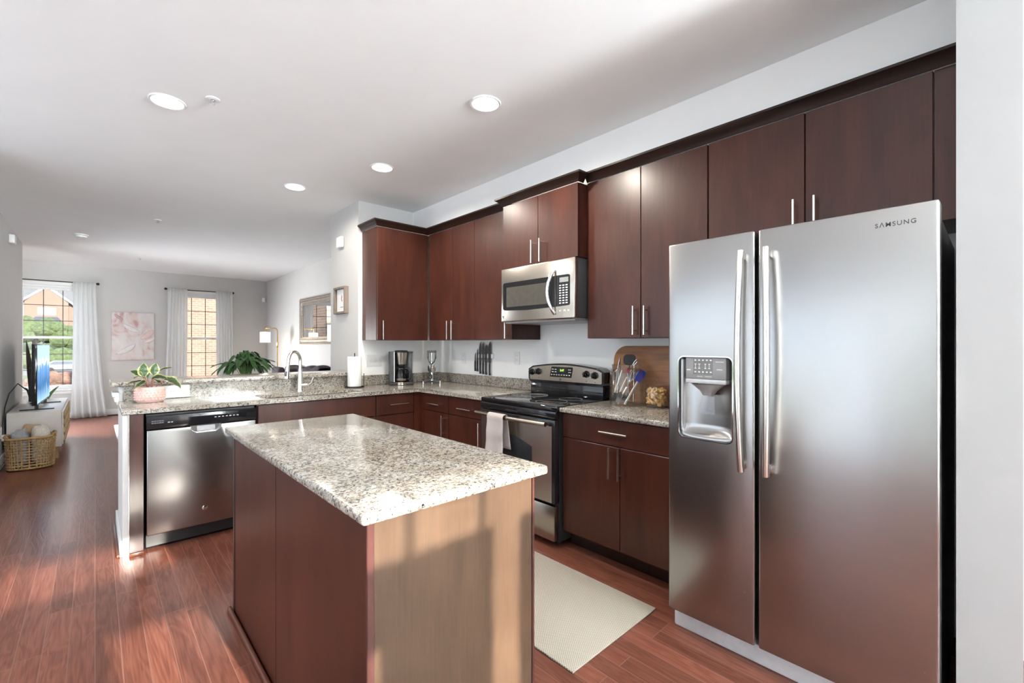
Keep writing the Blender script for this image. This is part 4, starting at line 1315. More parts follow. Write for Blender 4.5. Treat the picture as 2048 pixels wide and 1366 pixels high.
# framed picture on the chase
t = thing('framed_picture', 'small deep wooden picture frame hung on the side of the corner wall', 'picture', (XC, 4.655, 1.78))
y0, y1, z0, z1 = 4.51, 4.80, 1.64, 1.92
f = MB()
f.box(XC - 0.045, XC - 0.001, y0, y0 + 0.022, z0, z1, 0.002).box(XC - 0.045, XC - 0.001, y1 - 0.022, y1, z0, z1, 0.002).box(XC - 0.045, XC - 0.001, y0 + 0.022, y1 - 0.022, z0, z0 + 0.022, 0.002).box(XC - 0.045, XC - 0.001, y0 + 0.022, y1 - 0.022, z1 - 0.022, z1, 0.002)
obj('frame', f, M_FRAMEW, t)
pc = obj('print', MB().box(XC - 0.012, XC - 0.002, y0 + 0.0225, y1 - 0.0225, z0 + 0.0225, z1 - 0.0225), M_PAPER, t)
mo = MB()
for dy, dz, r in ((0, 0.03, 0.014), (0.008, 0.012, 0.011), (-0.004, -0.006, 0.012), (0.004, 0.048, 0.008)):
    mo.lathe([(0, 0), (r, 0), (r, -0.001), (0, -0.001)], (XC - 0.0122, 4.655 + dy, 1.785 + dz), 12, (1, 0, 0))
obj('motif', mo, plain('rose_motif', (0.5, 0.27, 0.22), 0.7), pc)
obj('caption', MB().box(XC - 0.0132, XC - 0.0121, 4.62, 4.69, 1.708, 1.714), M_INK, pc)

# ------------------------------------------------------------------ things on the counter
def leaf(m, p0, p1, p2, w, fold=0.25, nu=4, nv=9, side=None, peak=0.9):
    """a leaf blade along a curve p0-p1-p2, w wide, creased along its midrib"""
    a, b, c = Vector(p0), Vector(p1), Vector(p2)
    def cv(v): return a * (1 - v) ** 2 + b * 2 * v * (1 - v) + c * v ** 2
    def fn(u, v):
        p = cv(v)
        tn = (cv(min(1, v + 0.02)) - cv(max(0, v - 0.02))).normalized()
        sd = Vector(side) if side else tn.cross(Vector((0, 0, 1)))
        if sd.length < 1e-4: sd = Vector((1, 0, 0))
        sd = (sd - tn * sd.dot(tn)).normalized()
        nm = sd.cross(tn)
        hw = w * 0.5 * max(0.02, math.sin(PI * min(1, max(0, v)) ** peak)) ** 0.62
        q = 2 * u - 1
        return p + sd * (hw * q) + nm * (fold * hw * abs(q) + 0.04 * w * math.sin(v * 16) * abs(q))
    m.grid(fn, nu, nv, uv=True)

px_, py_ = 0.285, 4.07
t = thing('potted_calathea', 'small variegated plant in a textured pink pot on the peninsula end', 'potted plant', (px_, py_, CT1))
m = MB()
prof = [(0, 0.001), (0.070, 0.001), (0.080, 0.012), (0.086, 0.045), (0.084, 0.09), (0.080, 0.108), (0.074, 0.108), (0.074, 0.085), (0, 0.085)]
m.lathe(prof, (px_, py_, CT1), 40)
pot = obj('pot', m, M_PINK, t)
m = MB()
for j in range(5):
    for i in range(26):
        a = 2 * PI * (i + 0.5 * (j % 2)) / 26
        r = 0.083 + 0.003 * math.sin(j * 0.8)
        m.ball((px_ + r * math.cos(a), py_ + r * math.sin(a), CT1 + 0.022 + j * 0.017), 0.0062, 6, (1, 1, 1.2))
obj('relief_beads', m, M_PINK, pot)
obj('soil', MB().lathe([(0, 0.088), (0.0735, 0.088), (0.0735, 0.0855), (0, 0.0855)], (px_, py_, CT1), 24), M_SOIL, t)
def cp_(u, v, dy=0.0): return (0.285 + (u - 300) * 0.00276, py_ + dy, 1.32 - (v - 689) * 0.00353)
m = MB(); st = MB()
WB = 1.35
for b_, md, tp, w, dy, sd in (((289, 752), (284, 742), (288, 726), 0.052, -0.01, (1, 0.2, 0)), ((286, 753), (275, 742), (262, 741), 0.045, 0.0, (0.1, -0.7, 0.7)),
                         ((308, 750), (307, 740), (312, 727), 0.048, 0.0, (1, 0.2, 0)), ((313, 746), (328, 737), (346, 737), 0.04, 0.02, (0, -0.9, 0.35)),
                         ((303, 759), (317, 749), (334, 759), 0.05, -0.04, (0, -0.8, 0.5)), ((329, 761), (346, 757), (361, 779), 0.062, -0.05, (0.1, -0.75, 0.6)),
                         ((289, 762), (270, 755), (250, 768), 0.045, -0.02, (0, -0.9, 0.3)), ((289, 763), (276, 760), (262, 778), 0.055, -0.07, (0.2, -0.7, 0.7)),
                         ((296, 757), (300, 735), (318, 738), 0.035, 0.05, None), ((292, 758), (280, 750), (270, 757), 0.04, 0.06, None), ((306, 760), (318, 762), (326, 772), 0.04, 0.05, None)):
    leaf(m, cp_(*b_, dy * 0.6), cp_(*md, dy), cp_(*tp, dy * 1.3), w * WB, 0.18, 6, 12, sd, 0.85)
    st.tube([(px_ + 0.02 * (b_[0] - 300) / 30, py_ + dy * 0.3, CT1 + 0.08), ((px_ + cp_(*b_)[0]) / 2, py_ + dy * 0.4, CT1 + 0.12), cp_(*b_, dy * 0.6)], 0.0026, 6)
fo = solid(m, 'foliage', M_CALA, t, 0.0008, None)
obj('stems', st, M_STEM, t)

# paper towels
rx_, ryy = 1.80, 4.125
t = thing('paper_towel_holder', 'black wire stand holding the paper towel roll', 'paper towel holder', (rx_, ryy, CT1))
m = MB()
m.tube([(rx_ + 0.085 * math.cos(2 * PI * k / 28), ryy + 0.085 * math.sin(2 * PI * k / 28), CT1 + 0.006) for k in range(29)], 0.004, 8, False)
m.tube([(rx_ - 0.085, ryy, CT1 + 0.006), (rx_ + 0.085, ryy, CT1 + 0.006)], 0.004, 8).tube([(rx_, ryy - 0.085, CT1 + 0.006), (rx_, ryy + 0.085, CT1 + 0.006)], 0.004, 8)
obj('base', m, M_IRON, t)
obj('rod', MB().tube([(rx_, ryy, CT1 + 0.006), (rx_, ryy, CT1 + 0.325)], 0.0045, 10), M_IRON, t)
obj('side_arm', MB().tube([(rx_ + 0.082, ryy - 0.02, CT1 + 0.006), (rx_ + 0.082, ryy - 0.02, CT1 + 0.13)], 0.0035, 8), M_IRON, t)
t = thing('paper_towel_roll', 'white roll of paper towels beside the sink', 'paper towel', (rx_, ryy, CT1 + 0.012))
obj('sheets', MB().lathe([(0.02, 0.0), (0.062, 0.0), (0.064, 0.003), (0.064, 0.277), (0.062, 0.28), (0.02, 0.28)], (rx_, ryy, CT1 + 0.0115), 40, close=True), M_PAPER, t)
obj('core', MB().lathe([(0.0165, 0.001), (0.0195, 0.001), (0.0195, 0.279), (0.0165, 0.279)], (rx_, ryy, CT1 + 0.0115), 24, close=True), plain('cardboard', (0.45, 0.34, 0.22), 0.9), t)

# coffee maker
cx_, cy_ = 2.265, 4.085
def local(cx, cy, rx, ry):
    return lambda s, d, z: (cx + rx * s + ry * d, cy + ry * s - rx * d, CT1 + z)
K = local(cx_, cy_, 0.917, -0.40)
t = thing('coffee_maker', 'black and stainless drip coffee maker on the counter corner', 'coffee maker', (cx_, cy_, CT1))
obj('base', MB(K).box(-0.115, 0.115, -0.075, 0.085, 0.001, 0.032, 0.006).box(-0.115, 0.115, -0.08, -0.035, 0.032, 0.335, 0.006), M_BLACKM, t)
obj('side_column', MB(K).box(-0.115, -0.066, -0.034, 0.06, 0.033, 0.335, 0.006), M_DGREY, t)
obj('column_strip', MB(K).box(-0.074, -0.068, 0.0602, 0.064, 0.035, 0.33), M_NICKEL, t)
obj('warming_plate_band', MB(K).lathe([(0, 0.0), (0.064, 0.0), (0.064, 0.026), (0.060, 0.03), (0, 0.03)], (0.0, 0.035, 0.0335 - 0.03), 32), M_STEEL2, t)
bk = obj('brew_basket', MB(K).lathe([(0, 0.208), (0.046, 0.208), (0.062, 0.325), (0, 0.325)], (0.0, 0.02, 0.0), 32), M_STEEL2, t)
obj('basket_collar', MB(K).lathe([(0, 0.186), (0.040, 0.186), (0.047, 0.207), (0, 0.207)], (0.0, 0.02, 0.0), 32), M_BLACK, t)
obj('lid', MB(K).lathe([(0, 0.325), (0.066, 0.325), (0.066, 0.337), (0.058, 0.346), (0, 0.348)], (0.0, 0.02, 0.0005), 32), M_BLACKM, t)
wt = obj('water_tank', MB(K).box(0.066, 0.113, -0.033, 0.045, 0.12, 0.322, 0.005), M_GLASS, t)
obj('tank_lid', MB(K).box(0.064, 0.115, -0.034, 0.05, 0.323, 0.337, 0.004), M_BLACKM, t)
obj('tank_marks', MB(K).box(0.088, 0.090, 0.0452, 0.0458, 0.18, 0.23).box(0.066, 0.113, 0.0452, 0.0458, 0.231, 0.233), M_INK, wt)
obj('control_block', MB(K).box(0.070, 0.115, -0.033, 0.075, 0.033, 0.119, 0.005), M_BLACKM, t)
t2 = thing('coffee_carafe', 'glass carafe with black handle sitting in the coffee maker', 'carafe', (cx_, cy_, CT1 + 0.035))
cs, cd_ = 0.0, 0.03
cg = obj('glass', MB(K).lathe([(0, 0.0355), (0.05, 0.0355), (0.058, 0.045), (0.061, 0.075), (0.056, 0.115), (0.046, 0.145), (0.043, 0.158)], (cs, cd_, 0.0), 36), M_CARAFE, t2)
obj('steel_band', MB(K).lathe([(0.0578, 0.046), (0.0618, 0.058), (0.0625, 0.062), (0.0625, 0.066)], (cs, cd_, 0.0), 36), M_STEEL2, cg)
obj('lid', MB(K).lathe([(0.044, 0.150), (0.047, 0.158), (0.044, 0.172), (0.02, 0.178), (0, 0.178)], (cs, cd_, 0.0), 32), M_BLACK, t2)
obj('handle', MB(K).tube([(0.04, 0.055, 0.166), (0.068, 0.075, 0.168), (0.088, 0.09, 0.145), (0.090, 0.092, 0.10), (0.080, 0.085, 0.065), (0.062, 0.068, 0.060)], 0.009, 10, flat=1.3), M_BLACKM, t2)

# lever juicer
jx, jy = 2.545, 3.955
J = local(jx, jy, 0.83, -0.557)
t = thing('lever_juicer', 'metal hand-press juicer with a black lever in the counter corner', 'juicer', (jx, jy, CT1))
m = MB(J)
for a in (-0.085, 0.085):
    m.tube([(0, -0.02, 0.03), (a * 0.6, 0.02, 0.026), (a, 0.035, 0.022)], [0.016, 0.013, 0.012], 10)
m.tube([(0, -0.02, 0.03), (0, -0.08, 0.02)], [0.016, 0.012], 10)
obj('tripod_base', m, M_DGREY, t)
ft = MB(J)
for s, d in ((-0.085, 0.035), (0.085, 0.035), (0, -0.08)):
    ft.lathe([(0, 0.0), (0.010, 0.0), (0.011, 0.03), (0, 0.034)], (s, d, 0.001), 12)
obj('foot', ft, M_CHROME, t)
obj('column', MB(J).lathe([(0, 0.03), (0.022, 0.034), (0.014, 0.05), (0.013, 0.12), (0, 0.12)], (0, 0, 0), 20).tube([(0, -0.035, 0.03), (0, -0.035, 0.33)], 0.009, 12), M_CHROME, t)
obj('cup', MB(J).lathe([(0, 0.118), (0.028, 0.12), (0.040, 0.14), (0.044, 0.182), (0.045, 0.19), (0.036, 0.19), (0.034, 0.15), (0, 0.145)], (0, 0, 0), 28), M_NICKEL, t)
obj('press_cone', MB(J).lathe([(0, 0.20), (0.022, 0.205), (0.012, 0.225), (0.008, 0.26), (0.008, 0.33), (0, 0.33)], (0, 0, 0), 20), M_CHROME, t)
obj('head_yoke', MB(J).box(-0.048, 0.048, -0.045, 0.012, 0.322, 0.345, 0.005).box(-0.046, -0.03, -0.02, 0.01, 0.26, 0.322, 0.004).box(0.03, 0.046, -0.02, 0.01, 0.26, 0.322, 0.004), M_DGREY, t)
obj('lever', MB(J).tube([(-0.04, 0.02, 0.28), (-0.028, 0.03, 0.23), (-0.004, 0.045, 0.205), (-0.012, 0.05, 0.14), (-0.015, 0.055, 0.10)], 0.006, 8).tube([(0.04, 0.02, 0.28), (0.028, 0.03, 0.23), (-0.002, 0.045, 0.205)], 0.006, 8)
    .tube([(-0.015 + 0.016 * math.sin(2 * PI * k / 16), 0.055, 0.078 + 0.022 * math.cos(2 * PI * k / 16)) for k in range(17)], 0.007, 8, False), M_BLACKM, t)

# knives on their magnetic strip
tag(obj('knife_strip', MB().box(XW - 0.018, XW - 0.0005, 3.31, 3.60, 1.185, 1.225, 0.003), M_WHITE), 'pale magnetic strip on the wall carrying the black knives', 'knife strip')
KN = [(3.578, 1.240, 1.052, 0.018, 'shortest black knife, first on the wall strip beside the outlet'), (3.543, 1.28, 1.050, 0.02, 'second smallest black knife on the wall strip'),
      (3.498, 1.348, 1.028, 0.030, 'long black slicing knife, third along the wall strip'), (3.452, 1.346, 1.026, 0.026, 'long black bread knife, fourth along the wall strip'),
      (3.408, 1.322, 1.022, 0.038, 'broad black santoku knife, fifth along the wall strip'), (3.352, 1.35, 1.018, 0.036, 'pointed black chef knife, last on the strip towards the stove')]
for y, zt_, zb_, w, lab in KN:
    t = thing('kitchen_knife', lab, 'knife', (XW - 0.02, y, zb_), 'black knives on the wall strip')
    hl = 0.125 if zt_ > 1.3 else 0.105
    zz = zb_ + hl
    x = XW - 0.0195
    bl_ = [(x, y - w * 0.35, zz), (x, y + w * 0.65, zz), (x, y + w * 0.62, zt_ - 0.06), (x, y + w * 0.3, zt_ - 0.018), (x, y - w * 0.30, zt_), (x, y - w * 0.38, zt_ - 0.05)]
    obj('blade', MB().poly(bl_, (-0.0022, 0, 0)), M_DGREY, t)
    obj('handle', MB().tube([(x - 0.002, y + 0.002, zz + 0.004), (x - 0.004, y, zz - 0.02), (x - 0.004, y + 0.001, zb_ + 0.04), (x - 0.004, y - 0.003, zb_)], [0.008, 0.0105, 0.0095, 0.012], 10, flat=0.75), M_BLACKM, t)

# cutting board
cbd = rrect(0.80, 0.40, 0.10, 8)
m = MB(lambda s, d, z: (XW - 0.024 - 0.045 + 0.045 * (z / 0.40) - d, 1.90 - s, CT1 + 0.002 + z * 0.985))
m.poly([(0.40 + a, 0.0, 0.20 + b) for a, b in cbd], (0, 0.019, 0))
tag(obj('cutting_board', m, M_BOARD), 'large rounded wooden cutting board leaning on the wall behind the jars', 'cutting board')

# utensil jar
ux, uy = 2.625, 1.692
def UJ(a, b, z): return (ux + 0.7326 * a + 0.6806 * b, uy - 0.6806 * a + 0.7326 * b, CT1 + z)
t = thing('glass_jar', 'large clear glass jar full of cooking utensils', 'jar', (ux, uy, CT1))
obj('glass', MB().lathe([(0, 0.001), (0.100, 0.001), (0.108, 0.008), (0.110, 0.03), (0.110, 0.215), (0.104, 0.235), (0.094, 0.245), (0.094, 0.262), (0.098, 0.268), (0.095, 0.272), (0.090, 0.268), (0.090, 0.246), (0.100, 0.232), (0.106, 0.213), (0.106, 0.032), (0.104, 0.014), (0, 0.010)], (ux, uy, CT1), 48), M_GLASS, t)
GU = 'utensils in the glass jar'
def lin(p, q, k): return tuple(p[i] + (q[i] - p[i]) * k for i in range(3))
def whisk(p, q, lab, r=0.03):
    t = thing('whisk', lab, 'whisk', UJ(*p), GU)
    a, b = Vector(UJ(*p)), Vector(UJ(*q))
    d = (b - a).normalized()
    obj('handle', MB().tube([a, a + (b - a) * 0.48], 0.006, 10), M_WROD, t)
    m = MB()
    c0 = a + (b - a) * 0.48
    u = d.cross(Vector((0.6, 0.7, 0.2))).normalized()
    w = d.cross(u)
    L = (b - c0).length
    for k in range(6):
        an = PI * k / 6
        e = u * math.cos(an) + w * math.sin(an)
        pts = []
        for i in range(17):
            s = i / 16
            hgt = math.sin(PI * s)
            pts.append(c0 + d * (L * hgt ** 0.75) + e * (r * math.sin(2 * PI * s) * (0.35 + 0.65 * hgt)))
        m.tube(pts, 0.0011, 5, False)
    obj('wires', m, M_CHROME, t)
whisk((-0.066, -0.035, 0.014), (0.066, 0.0, 0.236), 'wire whisk with white handle leaning in the utensil jar', 0.034)
def tool(name, lab, cat, p, q, hm, hr, headfn, headmat, split=None):
    t = thing(name, lab, cat, UJ(*p), GU)
    obj('handle', MB().tube([UJ(*p), UJ(*lin(p, q, 0.5)), UJ(*q)], [hr, hr * 0.9, hr * 0.75], 10, flat=0.6), hm, t)
    obj('head', headfn(), headmat, t)
    return t
def paddle(c, ax, w, h, th=0.006):
    """flat rounded head centred at jar coords c, leaning along ax"""
    cc = Vector(UJ(*c)); a = (Vector(UJ(*[c[i] + ax[i] for i in range(3)])) - cc).normalized()
    sd = a.cross(Vector((0.6806, 0.7326, 0))).normalized()
    nm = sd.cross(a)
    m = MB()
    m.poly([tuple(cc + sd * x + a * y - nm * th / 2) for x, y in rrect(w, h, w * 0.3, 4)], tuple(nm * th))
    return m
tool('spatula', 'white-handled spatula with a blue silicone head in the utensil jar', 'spatula', (-0.033, -0.085, 0.014), (0.066, -0.045, 0.165), M_WROD, 0.0085, lambda: paddle((0.082, -0.04, 0.196), (0.04, 0.02, 0.06), 0.05, 0.085, 0.009), M_BLUE)
tool('slotted_turner', 'dark grey slotted turner standing highest in the utensil jar', 'turner', (0.02, 0.045, 0.016), (0.03, 0.035, 0.265), M_DGREY, 0.006, lambda: paddle((0.030, 0.033, 0.302), (0, 0, 1), 0.085, 0.072, 0.003), M_DGREY)
tool('serving_spoon', 'serving spoon with white handle pointing up in the utensil jar', 'spoon', (-0.082, -0.02, 0.085), (-0.036, -0.03, 0.235), M_WROD, 0.008, lambda: paddle((-0.078, -0.02, 0.055), (0.02, 0, 0.06), 0.035, 0.06, 0.004), M_DGREY)
tool('measuring_spoon', 'short white-handled spoon beside the whisk in the utensil jar', 'spoon', (-0.054, -0.04, 0.09), (-0.008, -0.045, 0.19), M_WROD, 0.007, lambda: paddle((-0.06, -0.038, 0.05), (0.02, 0, 0.06), 0.03, 0.07, 0.004), M_CHROME)
t = thing('kitchen_tongs', 'steel tongs sticking out above the rim of the utensil jar', 'tongs', UJ(-0.07, 0.02, 0.016), GU)
for s in (-1, 1):
    obj('arm', MB().tube([UJ(-0.036, 0.03, 0.315), UJ(-0.045 + 0.008 * s, 0.03 + 0.012 * s, 0.24), UJ(-0.062 + 0.014 * s, 0.02 + 0.02 * s, 0.10), UJ(-0.066 + 0.006 * s, 0.0 + 0.008 * s, 0.02)], [0.006, 0.008, 0.008, 0.010], 8, flat=0.5), M_NICKEL, t)
tool('ladle', 'black ladle lying low in the utensil jar', 'ladle', (-0.085, 0.02, 0.24), (-0.02, 0.03, 0.05), M_DGREY, 0.006, lambda: MB().ball(UJ(-0.012, 0.03, 0.046), 0.032, 14, (1, 1, 0.7)), M_DGREY)
tool('potato_masher', 'steel masher with a bent wire end in the utensil jar', 'masher', (0.045, -0.01, 0.02), (0.058, 0.02, 0.285), M_CHROME, 0.004, lambda: MB().tube([UJ(0.045, 0.02, 0.265), UJ(0.06, 0.02, 0.29), UJ(0.075, 0.02, 0.305), UJ(0.078, 0.02, 0.29), UJ(0.062, 0.02, 0.27)], 0.0035, 8), M_CHROME)
tool('basting_brush', 'red-tipped basting brush inside the utensil jar', 'brush', (0.03, 0.06, 0.02), (0.01, -0.005, 0.215), M_WROD, 0.006, lambda: paddle((0.008, -0.012, 0.232), (-0.02, -0.05, 0.15), 0.022, 0.035, 0.012), M_REDP)

# biscuit jar
qx, qy = 2.655, 1.487
t = thing('glass_jar', 'small lidded glass jar filled with bone-shaped biscuits', 'jar', (qx, qy, CT1))
obj('glass', MB().lathe([(0, 0.001), (0.060, 0.001), (0.068, 0.008), (0.070, 0.03), (0.070, 0.115), (0.064, 0.130), (0.060, 0.138), (0.056, 0.137), (0.060, 0.128), (0.0665, 0.113), (0.0665, 0.032), (0.063, 0.012), (0, 0.008)], (qx, qy, CT1), 40), M_GLASS, t)
ld_ = obj('lid', MB().lathe([(0, 0.139), (0.064, 0.139), (0.066, 0.143), (0.064, 0.148), (0.03, 0.153), (0, 0.154)], (qx, qy, CT1), 36), M_GLASS, t)
obj('knob', MB().lathe([(0, 0.1545), (0.008, 0.1545), (0.007, 0.163), (0.016, 0.172), (0.016, 0.178), (0.01, 0.184), (0, 0.184)], (qx, qy, CT1), 24), M_GLASS, ld_)
random.seed(11)
bone = None
k = 0
for layer in range(4):
    for i in range(7 if layer < 3 else 5):
        a = 2 * PI * i / (7 if layer < 3 else 5) + layer * 0.5
        r = 0.043 if layer < 3 else 0.03
        c = (qx + r * math.cos(a), qy + r * math.sin(a), CT1 + 0.044 + layer * 0.023)
        if bone is None:
            m = MB()
            m.tube([(-0.03, 0, 0), (0, 0, 0), (0.03, 0, 0)], [0.0085, 0.0075, 0.0085], 8)
            for s in (-1, 1):
                for q in (-1, 1):
                    m.ball((0.032 * s, 0.0065 * q, 0), 0.0095, 8, (1, 1, 0.85))
            bone = obj('dog_biscuit', m, M_BISC)
            o = bone
        else:
            o = bone.copy()
            COL.objects.link(o)
        o.location = c
        up = random.uniform(0.3, 1.2) if layer < 3 else 0.15
        o.rotation_euler = (random.uniform(-0.4, 0.4), -up * random.choice((-1, 1)), a + PI / 2)
        tag(o, 'bone-shaped golden biscuit inside the small glass jar', 'biscuit', 'biscuits in the glass jar')

# ------------------------------------------------------------------ living room
def curtain(label, x0, x1, flare0=0.0, flare1=0.0, folds=6, zt=2.435, z0=0.012):
    m = MB()
    def fn(u, v):
        z = z0 + (zt - z0) * v
        k = (1 - v) ** 1.6
        xa, xb = x0 - flare0 * k, x1 + flare1 * k
        amp = 0.010 + 0.016 * (1 - v)
        x = xa + (xb - xa) * u
        return (x + 0.006 * math.sin(u * 31 + v * 3), YF - 0.128 + amp * math.sin(u * folds * 2 * PI + 0.6 * math.sin(v * 4)), z)
    m.grid(fn, folds * 8, 22)
    o = solid(m, 'curtain', M_CURT, None, 0.003)
    tag(o, label, 'curtain', 'white curtains on the window wall')
    return o
curtain('long white curtain flaring onto the floor beside the pink canvas', -0.285, 0.008, 0.03, 0.16, 5)
curtain('narrow white curtain edge squeezed against the side wall at the window', -1.10, -0.915, 0, 0.0, 3)
curtain('white curtain between the pink canvas and the brick-view window', 1.045, 1.36, 0.06, -0.02, 6)
curtain('white curtain behind the leafy plant, on the lamp side of its window', 1.845, 2.145, -0.02, 0.04, 6)
for a, b, lab in ((-1.14, 0.04, 'thin black curtain rod over the window with the street view'), (1.02, 2.165, 'thin black curtain rod over the window facing a brick wall')):
    t = thing('curtain_rod', lab, 'curtain rod', ((a + b) / 2, YF - 0.085, 2.43), 'black curtain rods')
    obj('rod', MB().tube([(a, YF - 0.085, 2.42), (b, YF - 0.085, 2.42)], 0.008, 10), M_IRON, t)
    for x in (a, b):
        obj('finial', MB().ball((x, YF - 0.085, 2.42), 0.024, 14), M_IRON, t)
        obj('bracket', MB().box(x + (0.05 if x == a else -0.06), x + (0.06 if x == a else -0.05), YF - 0.08, YF - 0.001, 2.405, 2.415), M_IRON, t)

t = thing('canvas_art', 'large square blush and white abstract canvas between the two windows', 'painting', (0.53, YF, 1.47))
obj('canvas', MB().box(0.222, 0.842, YF - 0.036, YF - 0.002, 1.025, 1.925, 0.003), M_ART, t)
random.seed(3)
def stroke(x, z, ln, wd, an, mat_, nm='brush_stroke'):
    m = MB()
    def fn(u, v):
        q = (u - 0.5) * ln; w = (v - 0.5) * wd * math.sin(PI * min(1, max(0.02, u))) ** 0.6
        bend = 0.25 * ln * (u - 0.5) ** 2
        return (x + q * math.cos(an) - (w + bend) * math.sin(an), YF - 0.0385 - 0.004 * (1 - (2 * v - 1) ** 2), z + q * math.sin(an) + (w + bend) * math.cos(an))
    m.grid(fn, 14, 6)
    return solid(m, nm, mat_, t, 0.001)
stroke(0.75, 1.50, 0.26, 0.11, 0.75, plain('blush_paint', (0.62, 0.46, 0.44), 0.45))
stroke(0.78, 1.40, 0.18, 0.07, 0.5, plain('pale_blush_paint', (0.66, 0.56, 0.54), 0.4))
stroke(0.32, 1.83, 0.16, 0.05, -0.7, plain('dusty_rose_paint', (0.48, 0.31, 0.30), 0.5))
stroke(0.50, 1.62, 0.30, 0.08, -0.55, plain('white_paint', (0.66, 0.62, 0.61), 0.5))
stroke(0.44, 1.22, 0.34, 0.10, 0.6, plain('white_paint_thick', (0.64, 0.60, 0.59), 0.5))

# media console, television
t = thing('media_console', 'white media console with carved front along the side wall', 'console', (-0.49, 8.2, 0))
kx0, kx1, ky0, ky1 = -0.715, -0.285, 7.40, 9.02
obj('cabinet', MB().box(kx0, kx1, ky0, ky1, 0.135, 0.56, 0.006), M_CONSOLE, t)
for x in (kx0 + 0.04, kx1 - 0.04):
    for y in (ky0 + 0.05, ky1 - 0.05):
        obj('leg', MB().box(x - 0.016, x + 0.016, y - 0.016, y + 0.016, 0.0, 0.134), M_LEGW, t)
for i in range(3):
    ya, yb = ky0 + 0.02 + i * 0.53, ky0 + 0.02 + i * 0.53 + 0.52
    dd = obj('door', MB().box(kx1 + 0.001, kx1 + 0.014, ya, yb, 0.155, 0.535, 0.003), M_CONSOLE, t)
    m = MB()
    for a in range(5):
        for b in range(4):
            cy, cz = ya + 0.052 + a * 0.104, 0.20 + b * 0.095
            m.poly([(kx1 + 0.0145, cy - 0.05, cz), (kx1 + 0.0145, cy, cz - 0.045), (kx1 + 0.0145, cy + 0.05, cz), (kx1 + 0.0145, cy, cz + 0.045)], (0.008, 0, 0))
    obj('carved_panel', m, M_LEGW, dd)
t = thing('television', 'flat television showing a blue mountain picture on the white console', 'television', (-0.47, 7.98, 0.56))
TVX = lambda s, d, z: (-0.478 + 0.028 * s + d, 7.38 + s, z)
obj('casing', MB(TVX).box(0, 1.22, -0.045, -0.002, 0.625, 1.325, 0.005), M_BLACK, t)
obj('rear_housing', MB(TVX).box(0.15, 1.07, -0.085, -0.046, 0.66, 1.05, 0.01), M_BLACKM, t)
obj('screen', MB(TVX).box(0.012, 1.208, -0.0018, 0.0, 0.645, 1.313), M_TV, t, None)
for s in (0.2, 1.02):
    obj('stand_foot', MB(TVX).box(s - 0.015, s + 0.015, -0.16, 0.12, 0.561, 0.572, 0.003).box(s - 0.012, s + 0.012, -0.04, -0.01, 0.573, 0.6245), M_BLACKM, t)
tag(obj('power_cable', MB().tube([(-0.60, 8.05, 0.75), (-0.68, 8.0, 0.85), (-0.727, 7.75, 0.75), (-0.735, 7.5, 0.62), (-0.735, 7.38, 0.45), (-0.728, 7.35, 0.345)], 0.006, 8), M_BLACKM), 'black cable looping from the television down the side wall', 'cable')

# sword plant
t = thing('sword_plant', 'tall dark sword-leaved plant behind the television', 'potted plant', (-0.60, 9.16, 0))
obj('pot', MB().lathe([(0, 0.002), (0.07, 0.002), (0.095, 0.25), (0.085, 0.25), (0.08, 0.22), (0, 0.22)], (-0.60, 9.16, 0), 28), M_WHITE, t)
m = MB()
random.seed(5)
for dx, dy, h, w in ((-0.10, 0.0, 1.38, 0.075), (-0.06, -0.02, 1.05, 0.07)):
    leaf(m, (-0.60, 9.16, 0.21), (-0.62 + dx * 0.3, 9.16, 0.8), (-0.60 + dx, 9.16 + dy, h), w, 0.2, 4, 12, (1, 0.25, 0), 0.7)
solid(m, 'dark_blades', M_SNAKE, t, 0.003, None)
m = MB()
for dx, dy, h, w in ((-0.07, 0.0, 0.86, 0.06), (0.02, 0.02, 0.88, 0.065), (0.10, -0.02, 0.74, 0.06), (0.22, -0.01, 0.72, 0.055), (-0.11, 0.02, 0.72, 0.05), (0.06, 0.06, 0.80, 0.06)):
    leaf(m, (-0.60, 9.16, 0.21), (-0.60 + dx * 0.3, 9.16, 0.6), (-0.60 + dx, 9.16 + dy, h), w, 0.2, 4, 12, (1, 0.25, 0), 0.7)
solid(m, 'green_blades', M_SWORDG, t, 0.003, None)

# basket with blankets
bx_, by_ = -0.505, 7.05
t = thing('wicker_basket', 'open-weave wicker basket holding blankets by the white console', 'basket', (bx_, by_, 0))
def sup(a, ex=0.62):
    c, s = math.cos(a), math.sin(a)
    return (math.copysign(abs(c) ** ex, c), math.copysign(abs(s) ** ex, s))
def bpt(a, z, off=0.0):
    k = 0.90 + 0.10 * (z / 0.33)
    x, y = sup(a)
    return (bx_ + (0.185 * k + off) * x, by_ + (0.165 * k + off) * y, z)
m = MB()
for j in range(11):
    z = 0.02 + j * 0.029
    m.tube([bpt(2 * PI * i / 120, z + 0.0, 0.0065 * (1 if (i // 2 + j) % 2 else -1)) for i in range(121)], 0.0052 if j not in (0, 1) else 0.009, 5, False)
obj('weavers', m, M_WICKER, t)
m = MB()
for i in range(40):
    a = 2 * PI * i / 40
    m.tube([bpt(a, 0.01), bpt(a, 0.17), bpt(a, 0.325)], 0.006, 5)
obj('stakes', m, M_WICKER, t)
m = MB()
rim_ = []
for i in range(121):
    a = 2 * PI * i / 120
    s = abs(math.sin(a))
    rim_.append(bpt(a, 0.335 + (0.018 if s < 0.5 else 0.0)))
m.tube(rim_, 0.013, 8, False)
obj('rim', m, M_WICKER, t)
m = MB()
m.lathe([(0, 0.004), (1, 0.004), (1, 0.016), (0, 0.016)], (0, 0, 0), 40)
for v in m.bm.verts:
    v.co.x, v.co.y = bx_ + v.co.x * 0.16, by_ + v.co.y * 0.14
obj('bottom', m, M_WICKER, t)
